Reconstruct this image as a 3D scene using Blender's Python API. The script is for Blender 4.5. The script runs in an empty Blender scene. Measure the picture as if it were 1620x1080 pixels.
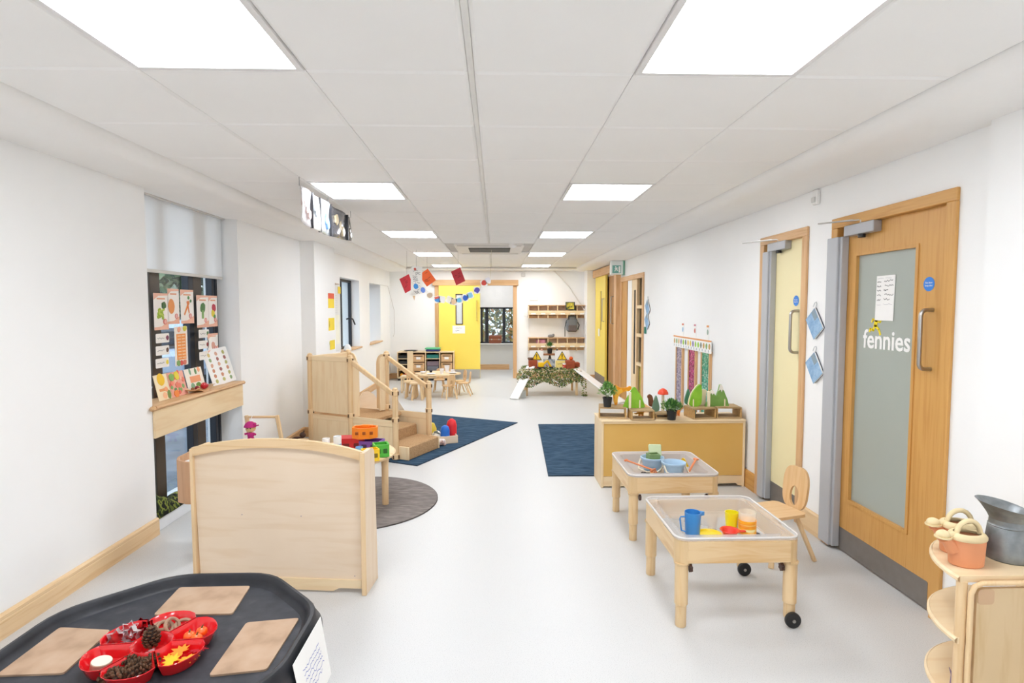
import bpy, math, random
from math import sin, cos, pi, radians as rad
from mathutils import Vector as V, Matrix as MX
random.seed(7)
SC = bpy.context.scene
COL = SC.collection

# ---------------------------------------------------------------- camera, world, exposure
def set_camera():
    pitch, yaw, roll = .059, .0285, -.0005
    fw = V((sin(yaw)*cos(pitch), cos(yaw)*cos(pitch), -sin(pitch)))
    rt = V((cos(yaw), -sin(yaw), 0)); up = rt.cross(fw)
    r2 = rt*cos(roll)+up*sin(roll); u2 = up*cos(roll)-rt*sin(roll)
    cd = bpy.data.cameras.new('camera'); cd.sensor_width = 36; cd.lens = 887/1620*36
    cd.clip_start = .05; cd.clip_end = 200
    co = bpy.data.objects.new('camera', cd); COL.objects.link(co)
    m = MX((r2, u2, -fw)).transposed().to_4x4(); m.translation = (0, 0, 1.534)
    co.matrix_world = m; SC.camera = co
set_camera()
w = bpy.data.worlds.new('world'); SC.world = w; w.use_nodes = True
bg = w.node_tree.nodes['Background']
bg.inputs[0].default_value = (.80, .88, 1, 1); bg.inputs[1].default_value = 2.8
SC.view_settings.view_transform = 'Standard'; SC.view_settings.look = 'None'
SC.view_settings.gamma = 1; SC.view_settings.use_curve_mapping = False
SC.view_settings.exposure = 0.0
PANEL = 21.0          # radiance of the LED ceiling panels
SC.cycles.max_bounces = 10; SC.cycles.diffuse_bounces = 6; SC.cycles.transparent_max_bounces = 16
SC.cycles.caustics_reflective = False; SC.cycles.caustics_refractive = False
SC.cycles.sample_clamp_indirect = 6

# ---------------------------------------------------------------- materials
def lin(h):
    h = h.lstrip('#'); c = [int(h[i:i+2], 16)/255 for i in (0, 2, 4)]
    return tuple((x/12.92 if x <= .04045 else ((x+.055)/1.055)**2.4) for x in c)+(1,)
_M = {}
def _new(n):
    m = bpy.data.materials.new(n); m.use_nodes = True
    return m, m.node_tree, m.node_tree.nodes['Principled BSDF']
def _coord(nt, scale, loc=(0, 0, 0)):
    tc = nt.nodes.new('ShaderNodeTexCoord'); mp = nt.nodes.new('ShaderNodeMapping')
    nt.links.new(tc.outputs['Object'], mp.inputs[0]); mp.inputs['Scale'].default_value = scale
    mp.inputs['Location'].default_value = loc
    return mp.outputs[0]
def _ramp(nt, stops, const=False):
    r = nt.nodes.new('ShaderNodeValToRGB'); e = r.color_ramp.elements
    if const: r.color_ramp.interpolation = 'CONSTANT'
    while len(e) < len(stops): e.new(.5)
    for i, (p, c) in enumerate(stops): e[i].position = p; e[i].color = lin(c) if isinstance(c, str) else c
    return r
def plain(c, rough=.5, metal=0, name=None, var=.04, vs=6, bump=0, bs=60, spec=.5, coat=0):
    """paint, plastic or metal: a base colour with a faint procedural mottle"""
    key = ('p', c, rough, metal, var, vs, bump, bs, spec, coat)
    if key in _M: return _M[key]
    m, nt, b = _new(name or 'paint_'+c.strip('#'))
    if var:
        n = nt.nodes.new('ShaderNodeTexNoise'); n.inputs['Scale'].default_value = vs; n.inputs['Detail'].default_value = 3
        nt.links.new(_coord(nt, (1, 1, 1)), n.inputs['Vector'])
        l = lin(c); r = _ramp(nt, [(.3, tuple(x*(1-var) for x in l[:3])+(1,)), (.7, tuple(min(1, x*(1+var*.6)) for x in l[:3])+(1,))])
        nt.links.new(n.outputs['Fac'], r.inputs[0]); nt.links.new(r.outputs[0], b.inputs['Base Color'])
    else: b.inputs['Base Color'].default_value = lin(c)
    b.inputs['Roughness'].default_value = rough; b.inputs['Metallic'].default_value = metal
    b.inputs['Specular IOR Level'].default_value = spec
    if coat: b.inputs['Coat Weight'].default_value = coat; b.inputs['Coat Roughness'].default_value = .08
    if bump:
        n2 = nt.nodes.new('ShaderNodeTexNoise'); n2.inputs['Scale'].default_value = bs
        nt.links.new(_coord(nt, (1, 1, 1)), n2.inputs['Vector'])
        bp = nt.nodes.new('ShaderNodeBump'); bp.inputs['Strength'].default_value = bump; bp.inputs['Distance'].default_value = .004
        nt.links.new(n2.outputs['Fac'], bp.inputs['Height']); nt.links.new(bp.outputs[0], b.inputs['Normal'])
    _M[key] = m; return m
def wood(c1, c2, ax='z', rough=.45, fine=26, name='wood', amt=1.0):
    key = ('w', c1, c2, ax, rough, fine)
    if key in _M: return _M[key]
    m, nt, b = _new(name+'_'+ax)
    s = {'x': (1.3, fine, fine), 'y': (fine, 1.3, fine), 'z': (fine, fine, 1.3)}[ax]
    n = nt.nodes.new('ShaderNodeTexNoise'); n.inputs['Scale'].default_value = 1.6
    n.inputs['Detail'].default_value = 5; n.inputs['Distortion'].default_value = .8
    nt.links.new(_coord(nt, s, (.3, .7, .1)), n.inputs['Vector'])
    r = _ramp(nt, [(.30, c2), (.52, c1), (.75, c1)])
    nt.links.new(n.outputs['Fac'], r.inputs[0])
    n3 = nt.nodes.new('ShaderNodeTexNoise'); n3.inputs['Scale'].default_value = 2.2
    nt.links.new(_coord(nt, (1, 1, 1)), n3.inputs['Vector'])
    mx = nt.nodes.new('ShaderNodeMix'); mx.data_type = 'RGBA'; mx.blend_type = 'MULTIPLY'
    r3 = _ramp(nt, [(.3, (.93, .92, .90, 1)), (.7, (1, 1, 1, 1))])
    nt.links.new(n3.outputs['Fac'], r3.inputs[0]); mx.inputs[0].default_value = 1
    nt.links.new(r.outputs[0], mx.inputs[6]); nt.links.new(r3.outputs[0], mx.inputs[7])
    nt.links.new(mx.outputs[2], b.inputs['Base Color']); b.inputs['Roughness'].default_value = rough
    b.inputs['Specular IOR Level'].default_value = .35
    _M[key] = m; return m
def maple(ax='z'): return wood('#EBD6BC', '#E6CEB0', ax, .42, 14, 'maple_ply')
def beech(ax='z'): return wood('#E9CBA0', '#DDB888', ax, .42, 30, 'beech')
def birch(ax='z'): return wood('#EFD8B2', '#E8CBA0', ax, .45, 12, 'birch_ply')
def pine(ax='z'): return wood('#E8CB9F', '#D9B27E', ax, .45, 16, 'pine')
def oak(ax='z'): return wood('#D2A05C', '#C8934F', ax, .42, 34, 'oak')
def oakpale(ax='z'): return wood('#DDB487', '#C99B68', ax, .45, 34, 'oak_pale')
def driftwood(ax='x'): return wood('#B79B72', '#96784F', ax, .7, 22, 'rustic_wood')
def emis(c, s, name):
    m, nt, b = _new(name)
    b.inputs['Emission Color'].default_value = lin(c); b.inputs['Emission Strength'].default_value = s
    b.inputs['Base Color'].default_value = (.8, .8, .8, 1); return m
def mixmat(name, fac, bsdf2, c1=(1, 1, 1, 1), **kw):
    """transparent mixed with another shader"""
    m = bpy.data.materials.new(name); m.use_nodes = True; nt = m.node_tree; nt.nodes.clear()
    o = nt.nodes.new('ShaderNodeOutputMaterial'); mx = nt.nodes.new('ShaderNodeMixShader')
    t = nt.nodes.new('ShaderNodeBsdfTransparent'); t.inputs[0].default_value = c1
    g = nt.nodes.new(bsdf2)
    for k, v in kw.items(): g.inputs[k.replace('_', ' ')].default_value = v
    mx.inputs[0].default_value = fac
    nt.links.new(t.outputs[0], mx.inputs[1]); nt.links.new(g.outputs[0], mx.inputs[2]); nt.links.new(mx.outputs[0], o.inputs[0])
    return m
GLASS = mixmat('window_glass', .07, 'ShaderNodeBsdfGlossy', (.90, .94, .95, 1), Roughness=.02, Color=(1, 1, 1, 1))
ACRYL = mixmat('clear_acrylic', .30, 'ShaderNodeBsdfPrincipled', (.93, .93, .93, 1), Roughness=.12, Base_Color=(.86, .85, .85, 1))
ACRYL2 = mixmat('frosted_acrylic', .62, 'ShaderNodeBsdfPrincipled', (.9, .9, .9, 1), Roughness=.3, Base_Color=(.62, .58, .57, 1))
BLIND = mixmat('blind_fabric', .90, 'ShaderNodeBsdfTranslucent', (.95, .95, .95, 1), Color=(.55, .56, .56, 1))
def blindmat():
    m = bpy.data.materials.new('roller_blind_fabric'); m.use_nodes = True; nt = m.node_tree; nt.nodes.clear()
    o = nt.nodes.new('ShaderNodeOutputMaterial'); a = nt.nodes.new('ShaderNodeAddShader')
    t = nt.nodes.new('ShaderNodeBsdfTranslucent'); d = nt.nodes.new('ShaderNodeBsdfDiffuse')
    t.inputs[0].default_value = (.40, .41, .42, 1); d.inputs[0].default_value = (.58, .575, .565, 1)
    nt.links.new(t.outputs[0], a.inputs[0]); nt.links.new(d.outputs[0], a.inputs[1]); nt.links.new(a.outputs[0], o.inputs[0]); return m
BLIND = blindmat()
def noisemat(name, stops, scale, rough=.7, const=False, detail=2, tex='n', metal=0, stretch=(1, 1, 1), bump=0, spec=.3):
    m, nt, b = _new(name)
    if tex == 'n':
        n = nt.nodes.new('ShaderNodeTexNoise'); n.inputs['Detail'].default_value = detail; out = n.outputs['Fac']
    else:
        n = nt.nodes.new('ShaderNodeTexVoronoi'); out = None
    n.inputs['Scale'].default_value = scale
    nt.links.new(_coord(nt, stretch), n.inputs['Vector'])
    if out is None:
        sp = nt.nodes.new('ShaderNodeSeparateColor'); nt.links.new(n.outputs['Color'], sp.inputs[0]); out = sp.outputs[0]
    r = _ramp(nt, stops, const); nt.links.new(out, r.inputs[0]); nt.links.new(r.outputs[0], b.inputs['Base Color'])
    b.inputs['Roughness'].default_value = rough; b.inputs['Metallic'].default_value = metal; b.inputs['Specular IOR Level'].default_value = spec
    if bump:
        bp = nt.nodes.new('ShaderNodeBump'); bp.inputs['Strength'].default_value = bump; bp.inputs['Distance'].default_value = .01
        nt.links.new(out, bp.inputs['Height']); nt.links.new(bp.outputs[0], b.inputs['Normal'])
    return m
WALL = plain('#F5F5F4', .75, name='white_wall_paint', var=.012, vs=2, spec=.2)
CEIL = plain('#F4F3F1', .7, name='white_ceiling_tile', var=.01, vs=3, spec=.25)
WHITE = plain('#F2F1EF', .5, name='white_plastic', var=.01)
FLOORM = noisemat('speckled_vinyl', [(.25, '#B4B4B3'), (.42, '#CECECD'), (.70, '#D2D2D1')], 260, .38, detail=1, spec=.35)
NAVY = noisemat('navy_rug_pile', [(.3, '#273B50'), (.5, '#384F64'), (.7, '#4A6073')], 9, .95, detail=6, stretch=(1, 5, 3), bump=.3, spec=.1)
SLATE = noisemat('grey_rug_pile', [(.3, '#6B6461'), (.5, '#7F7874'), (.7, '#928A86')], 12, .95, detail=6, stretch=(1, 5, 3), bump=.3, spec=.1)
TAN = noisemat('tan_step_carpet', [(.3, '#A9855F'), (.7, '#C4A27B')], 90, .95, detail=3, bump=.2, spec=.1)
RUBBER = noisemat('black_tray_plastic', [(.3, '#303136'), (.6, '#3F4045'), (.8, '#56565A')], 14, .55, detail=8, bump=.1)
RUBBER2 = noisemat('black_tray_rim', [(.3, '#232428'), (.7, '#303136')], 14, .42, detail=8, bump=.1)
CLAY = noisemat('clay_board', [(.3, '#9C8068'), (.5, '#B4977D'), (.7, '#BCA189')], 9, .7, detail=6)
CAMO = noisemat('camouflage_cloth', [(.0, '#101209'), (.44, '#2C3A18'), (.50, '#7E8638'), (.56, '#14190E'), (.64, '#5E6A2A')], 13, .8, const=True)
STEEL = plain('#B9B6B2', .32, 1, name='brushed_steel', var=.05)
KICK = plain('#8E8883', .45, .6, name='kick_plate_metal', var=.06, vs=20)
GREY = plain('#B4B6BA', .45, name='grey_guard_plastic', var=.01)
BLACK = plain('#1C1D20', .45, name='black_plastic')
DARKMET = plain('#2A2C33', .4, .3, name='dark_window_metal')
BRONZE = plain('#4C4136', .45, .2, name='bronze_window_metal')
PAPER = plain('#F4F3F0', .7, name='white_paper', var=.01)
GLIT = lambda n, st: noisemat(n, st, 75, .25, const=True, tex='v', metal=.25, spec=.8)

# ---------------------------------------------------------------- mesh builder
class MB:
    def __init__(s): s.v = []; s.f = []; s.m = []; s.s = []
    def add(s, vs, fs, m=0, sm=False):
        b = len(s.v); s.v += [tuple(p) for p in vs]; s.f += [tuple(i+b for i in f) for f in fs]
        s.m += [m]*len(fs); s.s += [sm]*len(fs); return s
    def mark(s): return len(s.v)
    def xf(s, M, b=0):
        s.v[b:] = [tuple(M @ V(p)) for p in s.v[b:]]; return s
    def box(s, x0, x1, y0, y1, z0, z1, m=0, c=0):
        if x0 > x1: x0, x1 = x1, x0
        if y0 > y1: y0, y1 = y1, y0
        if z0 > z1: z0, z1 = z1, z0
        lo = (x0, y0, z0); hi = (x1, y1, z1); c = min(c, .45*min(x1-x0, y1-y0, z1-z0))
        if c <= 0:
            vs = [(x, y, z) for x in (x0, x1) for y in (y0, y1) for z in (z0, z1)]
            return s.add(vs, [(0, 1, 3, 2), (4, 6, 7, 5), (0, 4, 5, 1), (2, 3, 7, 6), (0, 2, 6, 4), (1, 5, 7, 3)], m)
        vs = []; ix = {}
        for i in range(8):
            sg = ((i >> 2) & 1, (i >> 1) & 1, i & 1)
            for a in range(3):
                p = [(hi[k] if sg[k] else lo[k]) if k == a else ((hi[k]-c) if sg[k] else (lo[k]+c)) for k in range(3)]
                ix[sg, a] = len(vs); vs.append(p)
        fs = []
        for a in range(3):
            o = [k for k in range(3) if k != a]
            for sa in (0, 1):
                q = []
                for (p, r) in ((0, 0), (1, 0), (1, 1), (0, 1)):
                    sg = [0, 0, 0]; sg[a] = sa; sg[o[0]] = p; sg[o[1]] = r; q.append(ix[tuple(sg), a])
                fs.append(tuple(q))
            b, d = o
            if True:
                for sb in (0, 1):
                    for sd in (0, 1):
                        def g(t, ax):
                            sg = [0, 0, 0]; sg[a] = t; sg[b] = sb; sg[d] = sd; return ix[tuple(sg), ax]
                        fs.append((g(0, b), g(1, b), g(1, d), g(0, d)))
        for i in range(8):
            sg = ((i >> 2) & 1, (i >> 1) & 1, i & 1); fs.append(tuple(ix[sg, a] for a in range(3)))
        return s.add(vs, fs, m)
    def beam(s, p0, p1, w, h, m=0, c=0, up=(0, 0, 1)):
        p0 = V(p0); p1 = V(p1); d = p1-p0; L = d.length; z = d.normalized(); u = V(up)
        x = u.cross(z)
        if x.length < 1e-4: x = V((1, 0, 0)).cross(z)
        x.normalize(); y = z.cross(x); b = s.mark()
        s.box(-w/2, w/2, -h/2, h/2, 0, L, m, c)
        M = MX((x, y, z)).transposed().to_4x4(); M.translation = p0
        return s.xf(M, b)
    def tube(s, pts, r, n=10, m=0, closed=False, sm=True):
        pts = [V(p) for p in pts]; k = len(pts); R = r if hasattr(r, '__len__') else [r]*k
        base = s.mark(); vs = []; nrm = None
        for i, p in enumerate(pts):
            if closed: t = pts[(i+1) % k]-pts[i-1]
            else: t = pts[min(i+1, k-1)]-pts[max(i-1, 0)]
            t.normalize()
            if nrm is None:
                nrm = t.orthogonal().normalized()
            else:
                nrm = nrm-t*nrm.dot(t); nrm.normalize()
            bn = t.cross(nrm)
            for j in range(n):
                a = 2*pi*j/n; vs.append(p+(nrm*cos(a)+bn*sin(a))*R[i])
        fs = []
        for i in range(k if closed else k-1):
            i2 = (i+1) % k
            for j in range(n): fs.append((i*n+j, i*n+(j+1) % n, i2*n+(j+1) % n, i2*n+j))
        s.add(vs, fs, m, sm)
        if not closed: s.add(vs[:n], [tuple(range(n))[::-1]], m); s.add(vs[-n:], [tuple(range(n))], m)
        return s
    def lathe(s, prof, n=20, c=(0, 0, 0), m=0, sm=True, sx=1, sy=1, cap=True):
        vs = []; fs = []; k = len(prof)
        for (r, z) in prof:
            for j in range(n):
                a = 2*pi*j/n; vs.append((c[0]+r*cos(a)*sx, c[1]+r*sin(a)*sy, c[2]+z))
        for i in range(k-1):
            for j in range(n): fs.append((i*n+j, i*n+(j+1) % n, (i+1)*n+(j+1) % n, (i+1)*n+j))
        s.add(vs, fs, m, sm)
        if not cap: return s
        if prof[0][0] > 1e-6: s.add(vs[:n], [tuple(range(n))[::-1]], m)
        if prof[-1][0] > 1e-6: s.add(vs[-n:], [tuple(range(n))], m)
        return s
    def cyl(s, c, r, h, n=20, m=0, r2=None, ch=0):
        r2 = r if r2 is None else r2
        pr = [(r, 0), (r2, h)] if not ch else [(r-ch, 0), (r, ch), (r2, h-ch), (r2-ch, h)]
        return s.lathe(pr, n, c, m)
    def ball(s, c, r, n=14, k=8, m=0, sc=(1, 1, 1)):
        vs = []; fs = []
        for i in range(k+1):
            t = pi*i/k
            for j in range(n):
                a = 2*pi*j/n; vs.append((c[0]+r*sc[0]*sin(t)*cos(a), c[1]+r*sc[1]*sin(t)*sin(a), c[2]+r*sc[2]*cos(t)))
        for i in range(k):
            for j in range(n): fs.append((i*n+j, i*n+(j+1) % n, (i+1)*n+(j+1) % n, (i+1)*n+j))
        return s.add(vs, fs, m, True)
    def prism(s, poly, z0, z1, m=0, hole=None, sm=False):
        """polygon in local xy extruded z0..z1; hole has the same point count"""
        n = len(poly); a = [(x, y, z0) for x, y in poly]; b = [(x, y, z1) for x, y in poly]
        if hole is None:
            s.add(a+b, [tuple(range(n))[::-1], tuple(range(n, 2*n))], m)
            s.add(a+b, [(i, (i+1) % n, n+(i+1) % n, n+i) for i in range(n)], m, sm)
        else:
            c = [(x, y, z0) for x, y in hole]; d = [(x, y, z1) for x, y in hole]
            vs = a+b+c+d; fs = []
            for i in range(n):
                j = (i+1) % n
                fs += [(i, j, n+j, n+i), (2*n+i, 3*n+i, 3*n+j, 2*n+j), (n+i, n+j, 3*n+j, 3*n+i), (i, 2*n+i, 2*n+j, j)]
            s.add(vs, fs, m, sm)
        return s
    def grid(s, fn, nu, nv, m=0, sm=True):
        vs = [fn(i/nu, j/nv) for j in range(nv+1) for i in range(nu+1)]
        return s.add(vs, [(j*(nu+1)+i, j*(nu+1)+i+1, (j+1)*(nu+1)+i+1, (j+1)*(nu+1)+i) for j in range(nv) for i in range(nu)], m, sm)
    def rot(s, b, ang, ax='Z', c=(0, 0, 0)):
        c = V(c); return s.xf(MX.Translation(c) @ MX.Rotation(ang, 4, ax) @ MX.Translation(-c), b)
    def obj(s, name, mats, parent=None, loc=(0, 0, 0), rz=0, M=None, solid=0, recalc=True):
        me = bpy.data.meshes.new(name); me.from_pydata(s.v, [], s.f)
        if not isinstance(mats, (list, tuple)): mats = [mats]
        for x in mats: me.materials.append(x)
        me.polygons.foreach_set('material_index', s.m); me.polygons.foreach_set('use_smooth', s.s)
        me.update()
        if recalc:
            import bmesh
            b = bmesh.new(); b.from_mesh(me); bmesh.ops.remove_doubles(b, verts=b.verts, dist=1e-6)
            bmesh.ops.recalc_face_normals(b, faces=b.faces); b.to_mesh(me); b.free()
        if any(s.s): me.set_sharp_from_angle(angle=rad(38))
        o = bpy.data.objects.new(name, me); COL.objects.link(o)
        if solid:
            md = o.modifiers.new('solid', 'SOLIDIFY'); md.thickness = solid; md.offset = 0
        if parent is not None: o.parent = parent
        if M is not None: o.matrix_basis = M
        else: o.location = loc; o.rotation_euler = (0, 0, rz)
        return o
def rrect(x0, x1, y0, y1, r, k=5):
    p = []
    for cx, cy, a0 in ((x1-r, y1-r, 0), (x0+r, y1-r, 90), (x0+r, y0+r, 180), (x1-r, y0+r, 270)):
        for i in range(k+1):
            a = rad(a0+90*i/k); p.append((cx+r*cos(a), cy+r*sin(a)))
    return p
def circ(x, y, r, n=16, ry=None, a0=0): return [(x+r*cos(a0+2*pi*i/n), y+(ry or r)*sin(a0+2*pi*i/n)) for i in range(n)]
def frame(o, a, b):
    a = V(a).normalized(); b = V(b).normalized(); n = a.cross(b)
    M = MX((a, b, n)).transposed().to_4x4(); M.translation = V(o); return M
def on_right(x, y, z): return frame((x, y, z), (0, -1, 0), (0, 0, 1))     # local x = towards camera, y up, z into the room
def on_left(x, y, z): return frame((x, y, z), (0, 1, 0), (0, 0, 1))
def on_far(x, y, z): return frame((x, y, z), (1, 0, 0), (0, 0, 1))
UP = frame((0, 0, 0), (1, 0, 0), (0, 0, 1))                                # draws local xy in the xz plane
def thing(name, label, cat, loc=(0, 0, 0), rz=0, group=None, M=None):
    o = bpy.data.objects.new(name, None); COL.objects.link(o); o.empty_display_size = .05
    if M is not None: o.matrix_basis = M
    else: o.location = loc; o.rotation_euler = (0, 0, rz)
    o['label'] = label; o['category'] = cat
    if group: o['group'] = group
    return o
def tag(o, label, cat, group=None):
    o['label'] = label; o['category'] = cat
    if group: o['group'] = group
    return o
def lab(o, label): o['label'] = label; return o
def struct(o): o['kind'] = 'structure'; return o
def stuff(o): o['kind'] = 'stuff'; return o
def dup(o, M=None, label=None, parent=None, group=None):
    c = o.copy(); COL.objects.link(c)
    if parent is not None: c.parent = parent
    if M is not None: c.matrix_basis = M
    if label: c['label'] = label
    if group: c['group'] = group
    for ch in list(o.children): dup(ch, parent=c)
    return c
def at(x, y, z=0, rz=0): return MX.Translation((x, y, z)) @ MX.Rotation(rz, 4, 'Z')
def text(name, s, size, mat, parent, M, depth=.0006, align='CENTER', bold=0):
    cu = bpy.data.curves.new(name, 'FONT'); cu.body = s; cu.size = size; cu.extrude = depth; cu.align_x = align; cu.resolution_u = 3; cu.offset = bold
    tmp = bpy.data.objects.new('tmp', cu); COL.objects.link(tmp)
    dg = bpy.context.evaluated_depsgraph_get(); me = bpy.data.meshes.new_from_object(tmp.evaluated_get(dg))
    bpy.data.objects.remove(tmp); me.name = name; me.materials.clear(); me.materials.append(mat)
    o = bpy.data.objects.new(name, me); COL.objects.link(o); o.parent = parent; o.matrix_basis = M; return o
def scribble(mb, x, y, w, h, n, z, m=0, t=.0012):
    """a handwritten word: a zigzag ribbon"""
    p = [(x+w*i/n, y+random.uniform(-h/2, h/2)) for i in range(n+1)]
    for (a, b) in zip(p, p[1:]):
        d = V((b[0]-a[0], b[1]-a[1])); q = V((-d.y, d.x)).normalized()*t/2
        mb.add([(a[0]-q.x, a[1]-q.y, z), (b[0]-q.x, b[1]-q.y, z), (b[0]+q.x, b[1]+q.y, z), (a[0]+q.x, a[1]+q.y, z)], [(0, 1, 2, 3)], m)

# ================================================================ THE ROOM
XL, XR, ZC, YF, YB = -2.308, 2.16, 2.392, 12.3, -3.0
# floor
mb = MB(); mb.box(-2.75, 2.6, YB-.2, 14.3, -.1, 0); floor = struct(mb.obj('floor', FLOORM))
# ceiling backing + tiles
ceiling = struct(MB().box(-2.75, 2.6, YB-.2, 14.3, ZC+.02, ZC+.10).obj('ceiling', plain('#C9C6C2', .8, name='ceiling_void')))
KX = lambda k: .6*k-.0893
RY = lambda j: .6*j+2.106
tile_me = None
LIGHTROWS = (-9, -5, -1, 3, 7, 11, 15)
for j in range(-9, 17):
    for k in range(-3, 3):
        if j in LIGHTROWS and k in (-2, 1): continue
        if j in (10, 9) and k in (-1, 0): continue          # air conditioning cassette
        x0 = KX(k)+(.0125 if k == 0 else .0012); x1 = KX(k+1)-(.0125 if k == -1 else .0012)
        if RY(j+1) > YF: continue
        m_ = MB(); y0 = RY(j)+.0012; y1 = RY(j+1)-.0012; c = .013
        vs = [(x0, y0, ZC+.018), (x1, y0, ZC+.018), (x1, y1, ZC+.018), (x0, y1, ZC+.018),
              (x0, y0, ZC+.006), (x1, y0, ZC+.006), (x1, y1, ZC+.006), (x0, y1, ZC+.006),
              (x0+c, y0+c, ZC), (x1-c, y0+c, ZC), (x1-c, y1-c, ZC), (x0+c, y1-c, ZC)]
        m_.add(vs, [(0, 3, 2, 1), (0, 1, 5, 4), (1, 2, 6, 5), (2, 3, 7, 6), (3, 0, 4, 7), (4, 5, 9, 8), (5, 6, 10, 9), (6, 7, 11, 10), (7, 4, 8, 11), (8, 9, 10, 11)])
        m_.obj('ceiling_tile', CEIL, ceiling)
MB().box(KX(0)-.0115, KX(0)+.0115, YB, RY(16), ZC+.002, ZC+.019, 0, .003).obj('centre_rail', plain('#E4E2DE', .6, name='ceiling_rail'), ceiling)
# LED panels
LED = emis('#F5F9FF', PANEL, 'led_diffuser')
pn = 0
names = {-1: 'nearest', 3: 'second nearest', 7: 'third', 11: 'fourth', 15: 'furthest', -5: 'behind viewer', -9: 'back end'}
for j in LIGHTROWS:
    for k, side in ((-2, 'left'), (1, 'right')):
        x0, x1, y0 = KX(k), KX(k+1), RY(j); y1 = min(RY(j+1), YF-.02)
        t = thing('ceiling_light', '%s square white ceiling light in the %s row of panels' % (names[j], side), 'ceiling light', ((x0+x1)/2, (y0+y1)/2, ZC), group='square ceiling light panels')
        hx, hy = (x1-x0)/2-.002, (y1-y0)/2-.002; d = .022
        MB().prism([(-hx, -hy), (hx, -hy), (hx, hy), (-hx, hy)], -.003, .016, hole=[(-hx+d, -hy+d), (hx-d, -hy+d), (hx-d, hy-d), (-hx+d, hy-d)]).obj('frame', plain('#E6E4E3', .5, name='light_frame'), t)
        MB().box(-hx+d, hx-d, -hy+d, hy-d, .002, .012).obj('diffuser', LED, t)
# walls
def wallbox(segs, x0, x1): 
    m = MB()
    for (y0, y1, z0, z1) in segs: m.box(x0, x1, y0, y1, z0, z1)
    return m
Z0 = ZC+.02
struct(wallbox([(YB-.2, 3.80, 0, Z0), (3.80, 5.12, 2.33, Z0), (5.12, 8.40, 0, Z0), (8.40, 9.57, 0, .885), (8.40, 9.57, 2.0, Z0), (9.57, 10.33, 0, Z0),
    (10.33, 11.3, 0, .885), (10.33, 11.3, 2.0, Z0), (11.3, 14.3, 0, Z0)], -2.62, XL).obj('wall_left', WALL))
struct(wallbox([(YB-.2, 2.62, 0, Z0), (2.62, 3.51, 2.06, Z0), (3.51, 3.885, 0, Z0), (3.885, 4.475, 2.06, Z0), (4.475, 8.17, 0, Z0), (8.17, 9.60, 2.03, Z0), (9.60, 9.78, 0, Z0),
    (9.78, 11.85, 2.14, Z0), (11.85, 14.3, 0, Z0)], XR, XR+.14).obj('wall_right', WALL))
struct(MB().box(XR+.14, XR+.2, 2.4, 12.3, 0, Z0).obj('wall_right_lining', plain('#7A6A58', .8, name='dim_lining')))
struct(MB().box(-2.62, -1.33, YF, YF+.12, 0, Z0).box(-1.33, .44, YF, YF+.12, 2.12, Z0).box(.44, 2.3, YF, YF+.12, 0, Z0).obj('wall_far', WALL))
struct(MB().box(-2.62, 2.3, YB-.2, YB, 0, Z0).obj('wall_back', WALL))
# bulkheads with a coved edge
def extr(prof, y0, y1, name, mat):
    m = MB(); n = len(prof); a = [(x, y0, z) for x, z in prof]; b = [(x, y1, z) for x, z in prof]
    m.add(a+b, [tuple(range(n)), tuple(range(2*n-1, n-1, -1))]); m.add(a+b, [(i, (i+1) % n, n+(i+1) % n, n+i) for i in range(n)], 0, True)
    return m.obj(name, mat)
BULK = plain('#F5F4F2', .75, name='bulkhead_paint', var=.01, spec=.2)
cv = lambda t: (1-cos(t), sin(t))
struct(extr([(-1.887, ZC+.02)]+[(-1.887-.10*(1-cos(a)), ZC+.004-.066*sin(a)) for a in [i*pi/2/8 for i in range(9)]]+[(-2.34, 2.325), (-2.34, ZC+.02)], YB, YF, 'trim_1', BULK))
struct(extr([(1.711, ZC+.02)]+[(1.711+.13*(1-cos(a)), ZC+.004-.062*sin(a)) for a in [i*pi/2/8 for i in range(9)]]+[(2.2, 2.33), (2.2, ZC+.02)], YB, YF, 'trim_2', BULK))
struct(MB().box(-1.99, 1.85, 11.95, YF, 2.352, ZC+.02, 0, .015).obj('trim_3', BULK))
# pilasters
struct(MB().box(XL-.01, -2.14, 6.72, 7.55, 0, 2.34, 0, .004).obj('trim_4', WALL))
struct(MB().box(1.93, XR+.01, 11.88, YF+.01, 0, 2.36, 0, .004).obj('trim_5', WALL))
struct(MB().box(2.108, XR+.01, YB, 2.38, 0, 2.345, 0, .004).obj('trim_6', WALL))
# skirting boards: flat board with a chamfered, grooved top
def skirt(name, p0, p1, n, mat, h=.118):
    p0 = V(p0); p1 = V(p1); d = (p1-p0); L = d.length; d.normalize(); n = V(n)
    prof = [(0, 0), (.018, 0), (.018, h-.030), (.0155, h-.027), (.018, h-.024), (.018, h-.010), (.008, h), (0, h)]
    k = len(prof); vs = []
    for q in (p0, p1):
        for a, z in prof: vs.append(q+n*a+V((0, 0, z)))
    return struct(MB().add(vs, [tuple(range(k)), tuple(range(2*k-1, k-1, -1))]+[(i, (i+1) % k, k+(i+1) % k, k+i) for i in range(k)]).obj(name, mat))
bw = beech('y')
skirt('baseboard_left', (XL, YB, 0), (XL, 3.80, 0), (1, 0, 0), bw)
skirt('baseboard_left', (XL, 5.12, 0), (XL, 6.72, 0), (1, 0, 0), oakpale('y'))
skirt('baseboard_left', (-2.14, 6.72, 0), (-2.14, 7.55, 0), (1, 0, 0), oakpale('y'))
skirt('baseboard_left', (-2.308, 6.72, 0), (-2.14, 6.72, 0), (0, -1, 0), oakpale('x'))
skirt('baseboard_left', (XL, 7.55, 0), (XL, YF, 0), (1, 0, 0), oakpale('y'))
skirt('baseboard_far', (-2.3, YF, 0), (-1.33, YF, 0), (0, -1, 0), oakpale('x'))
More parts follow.
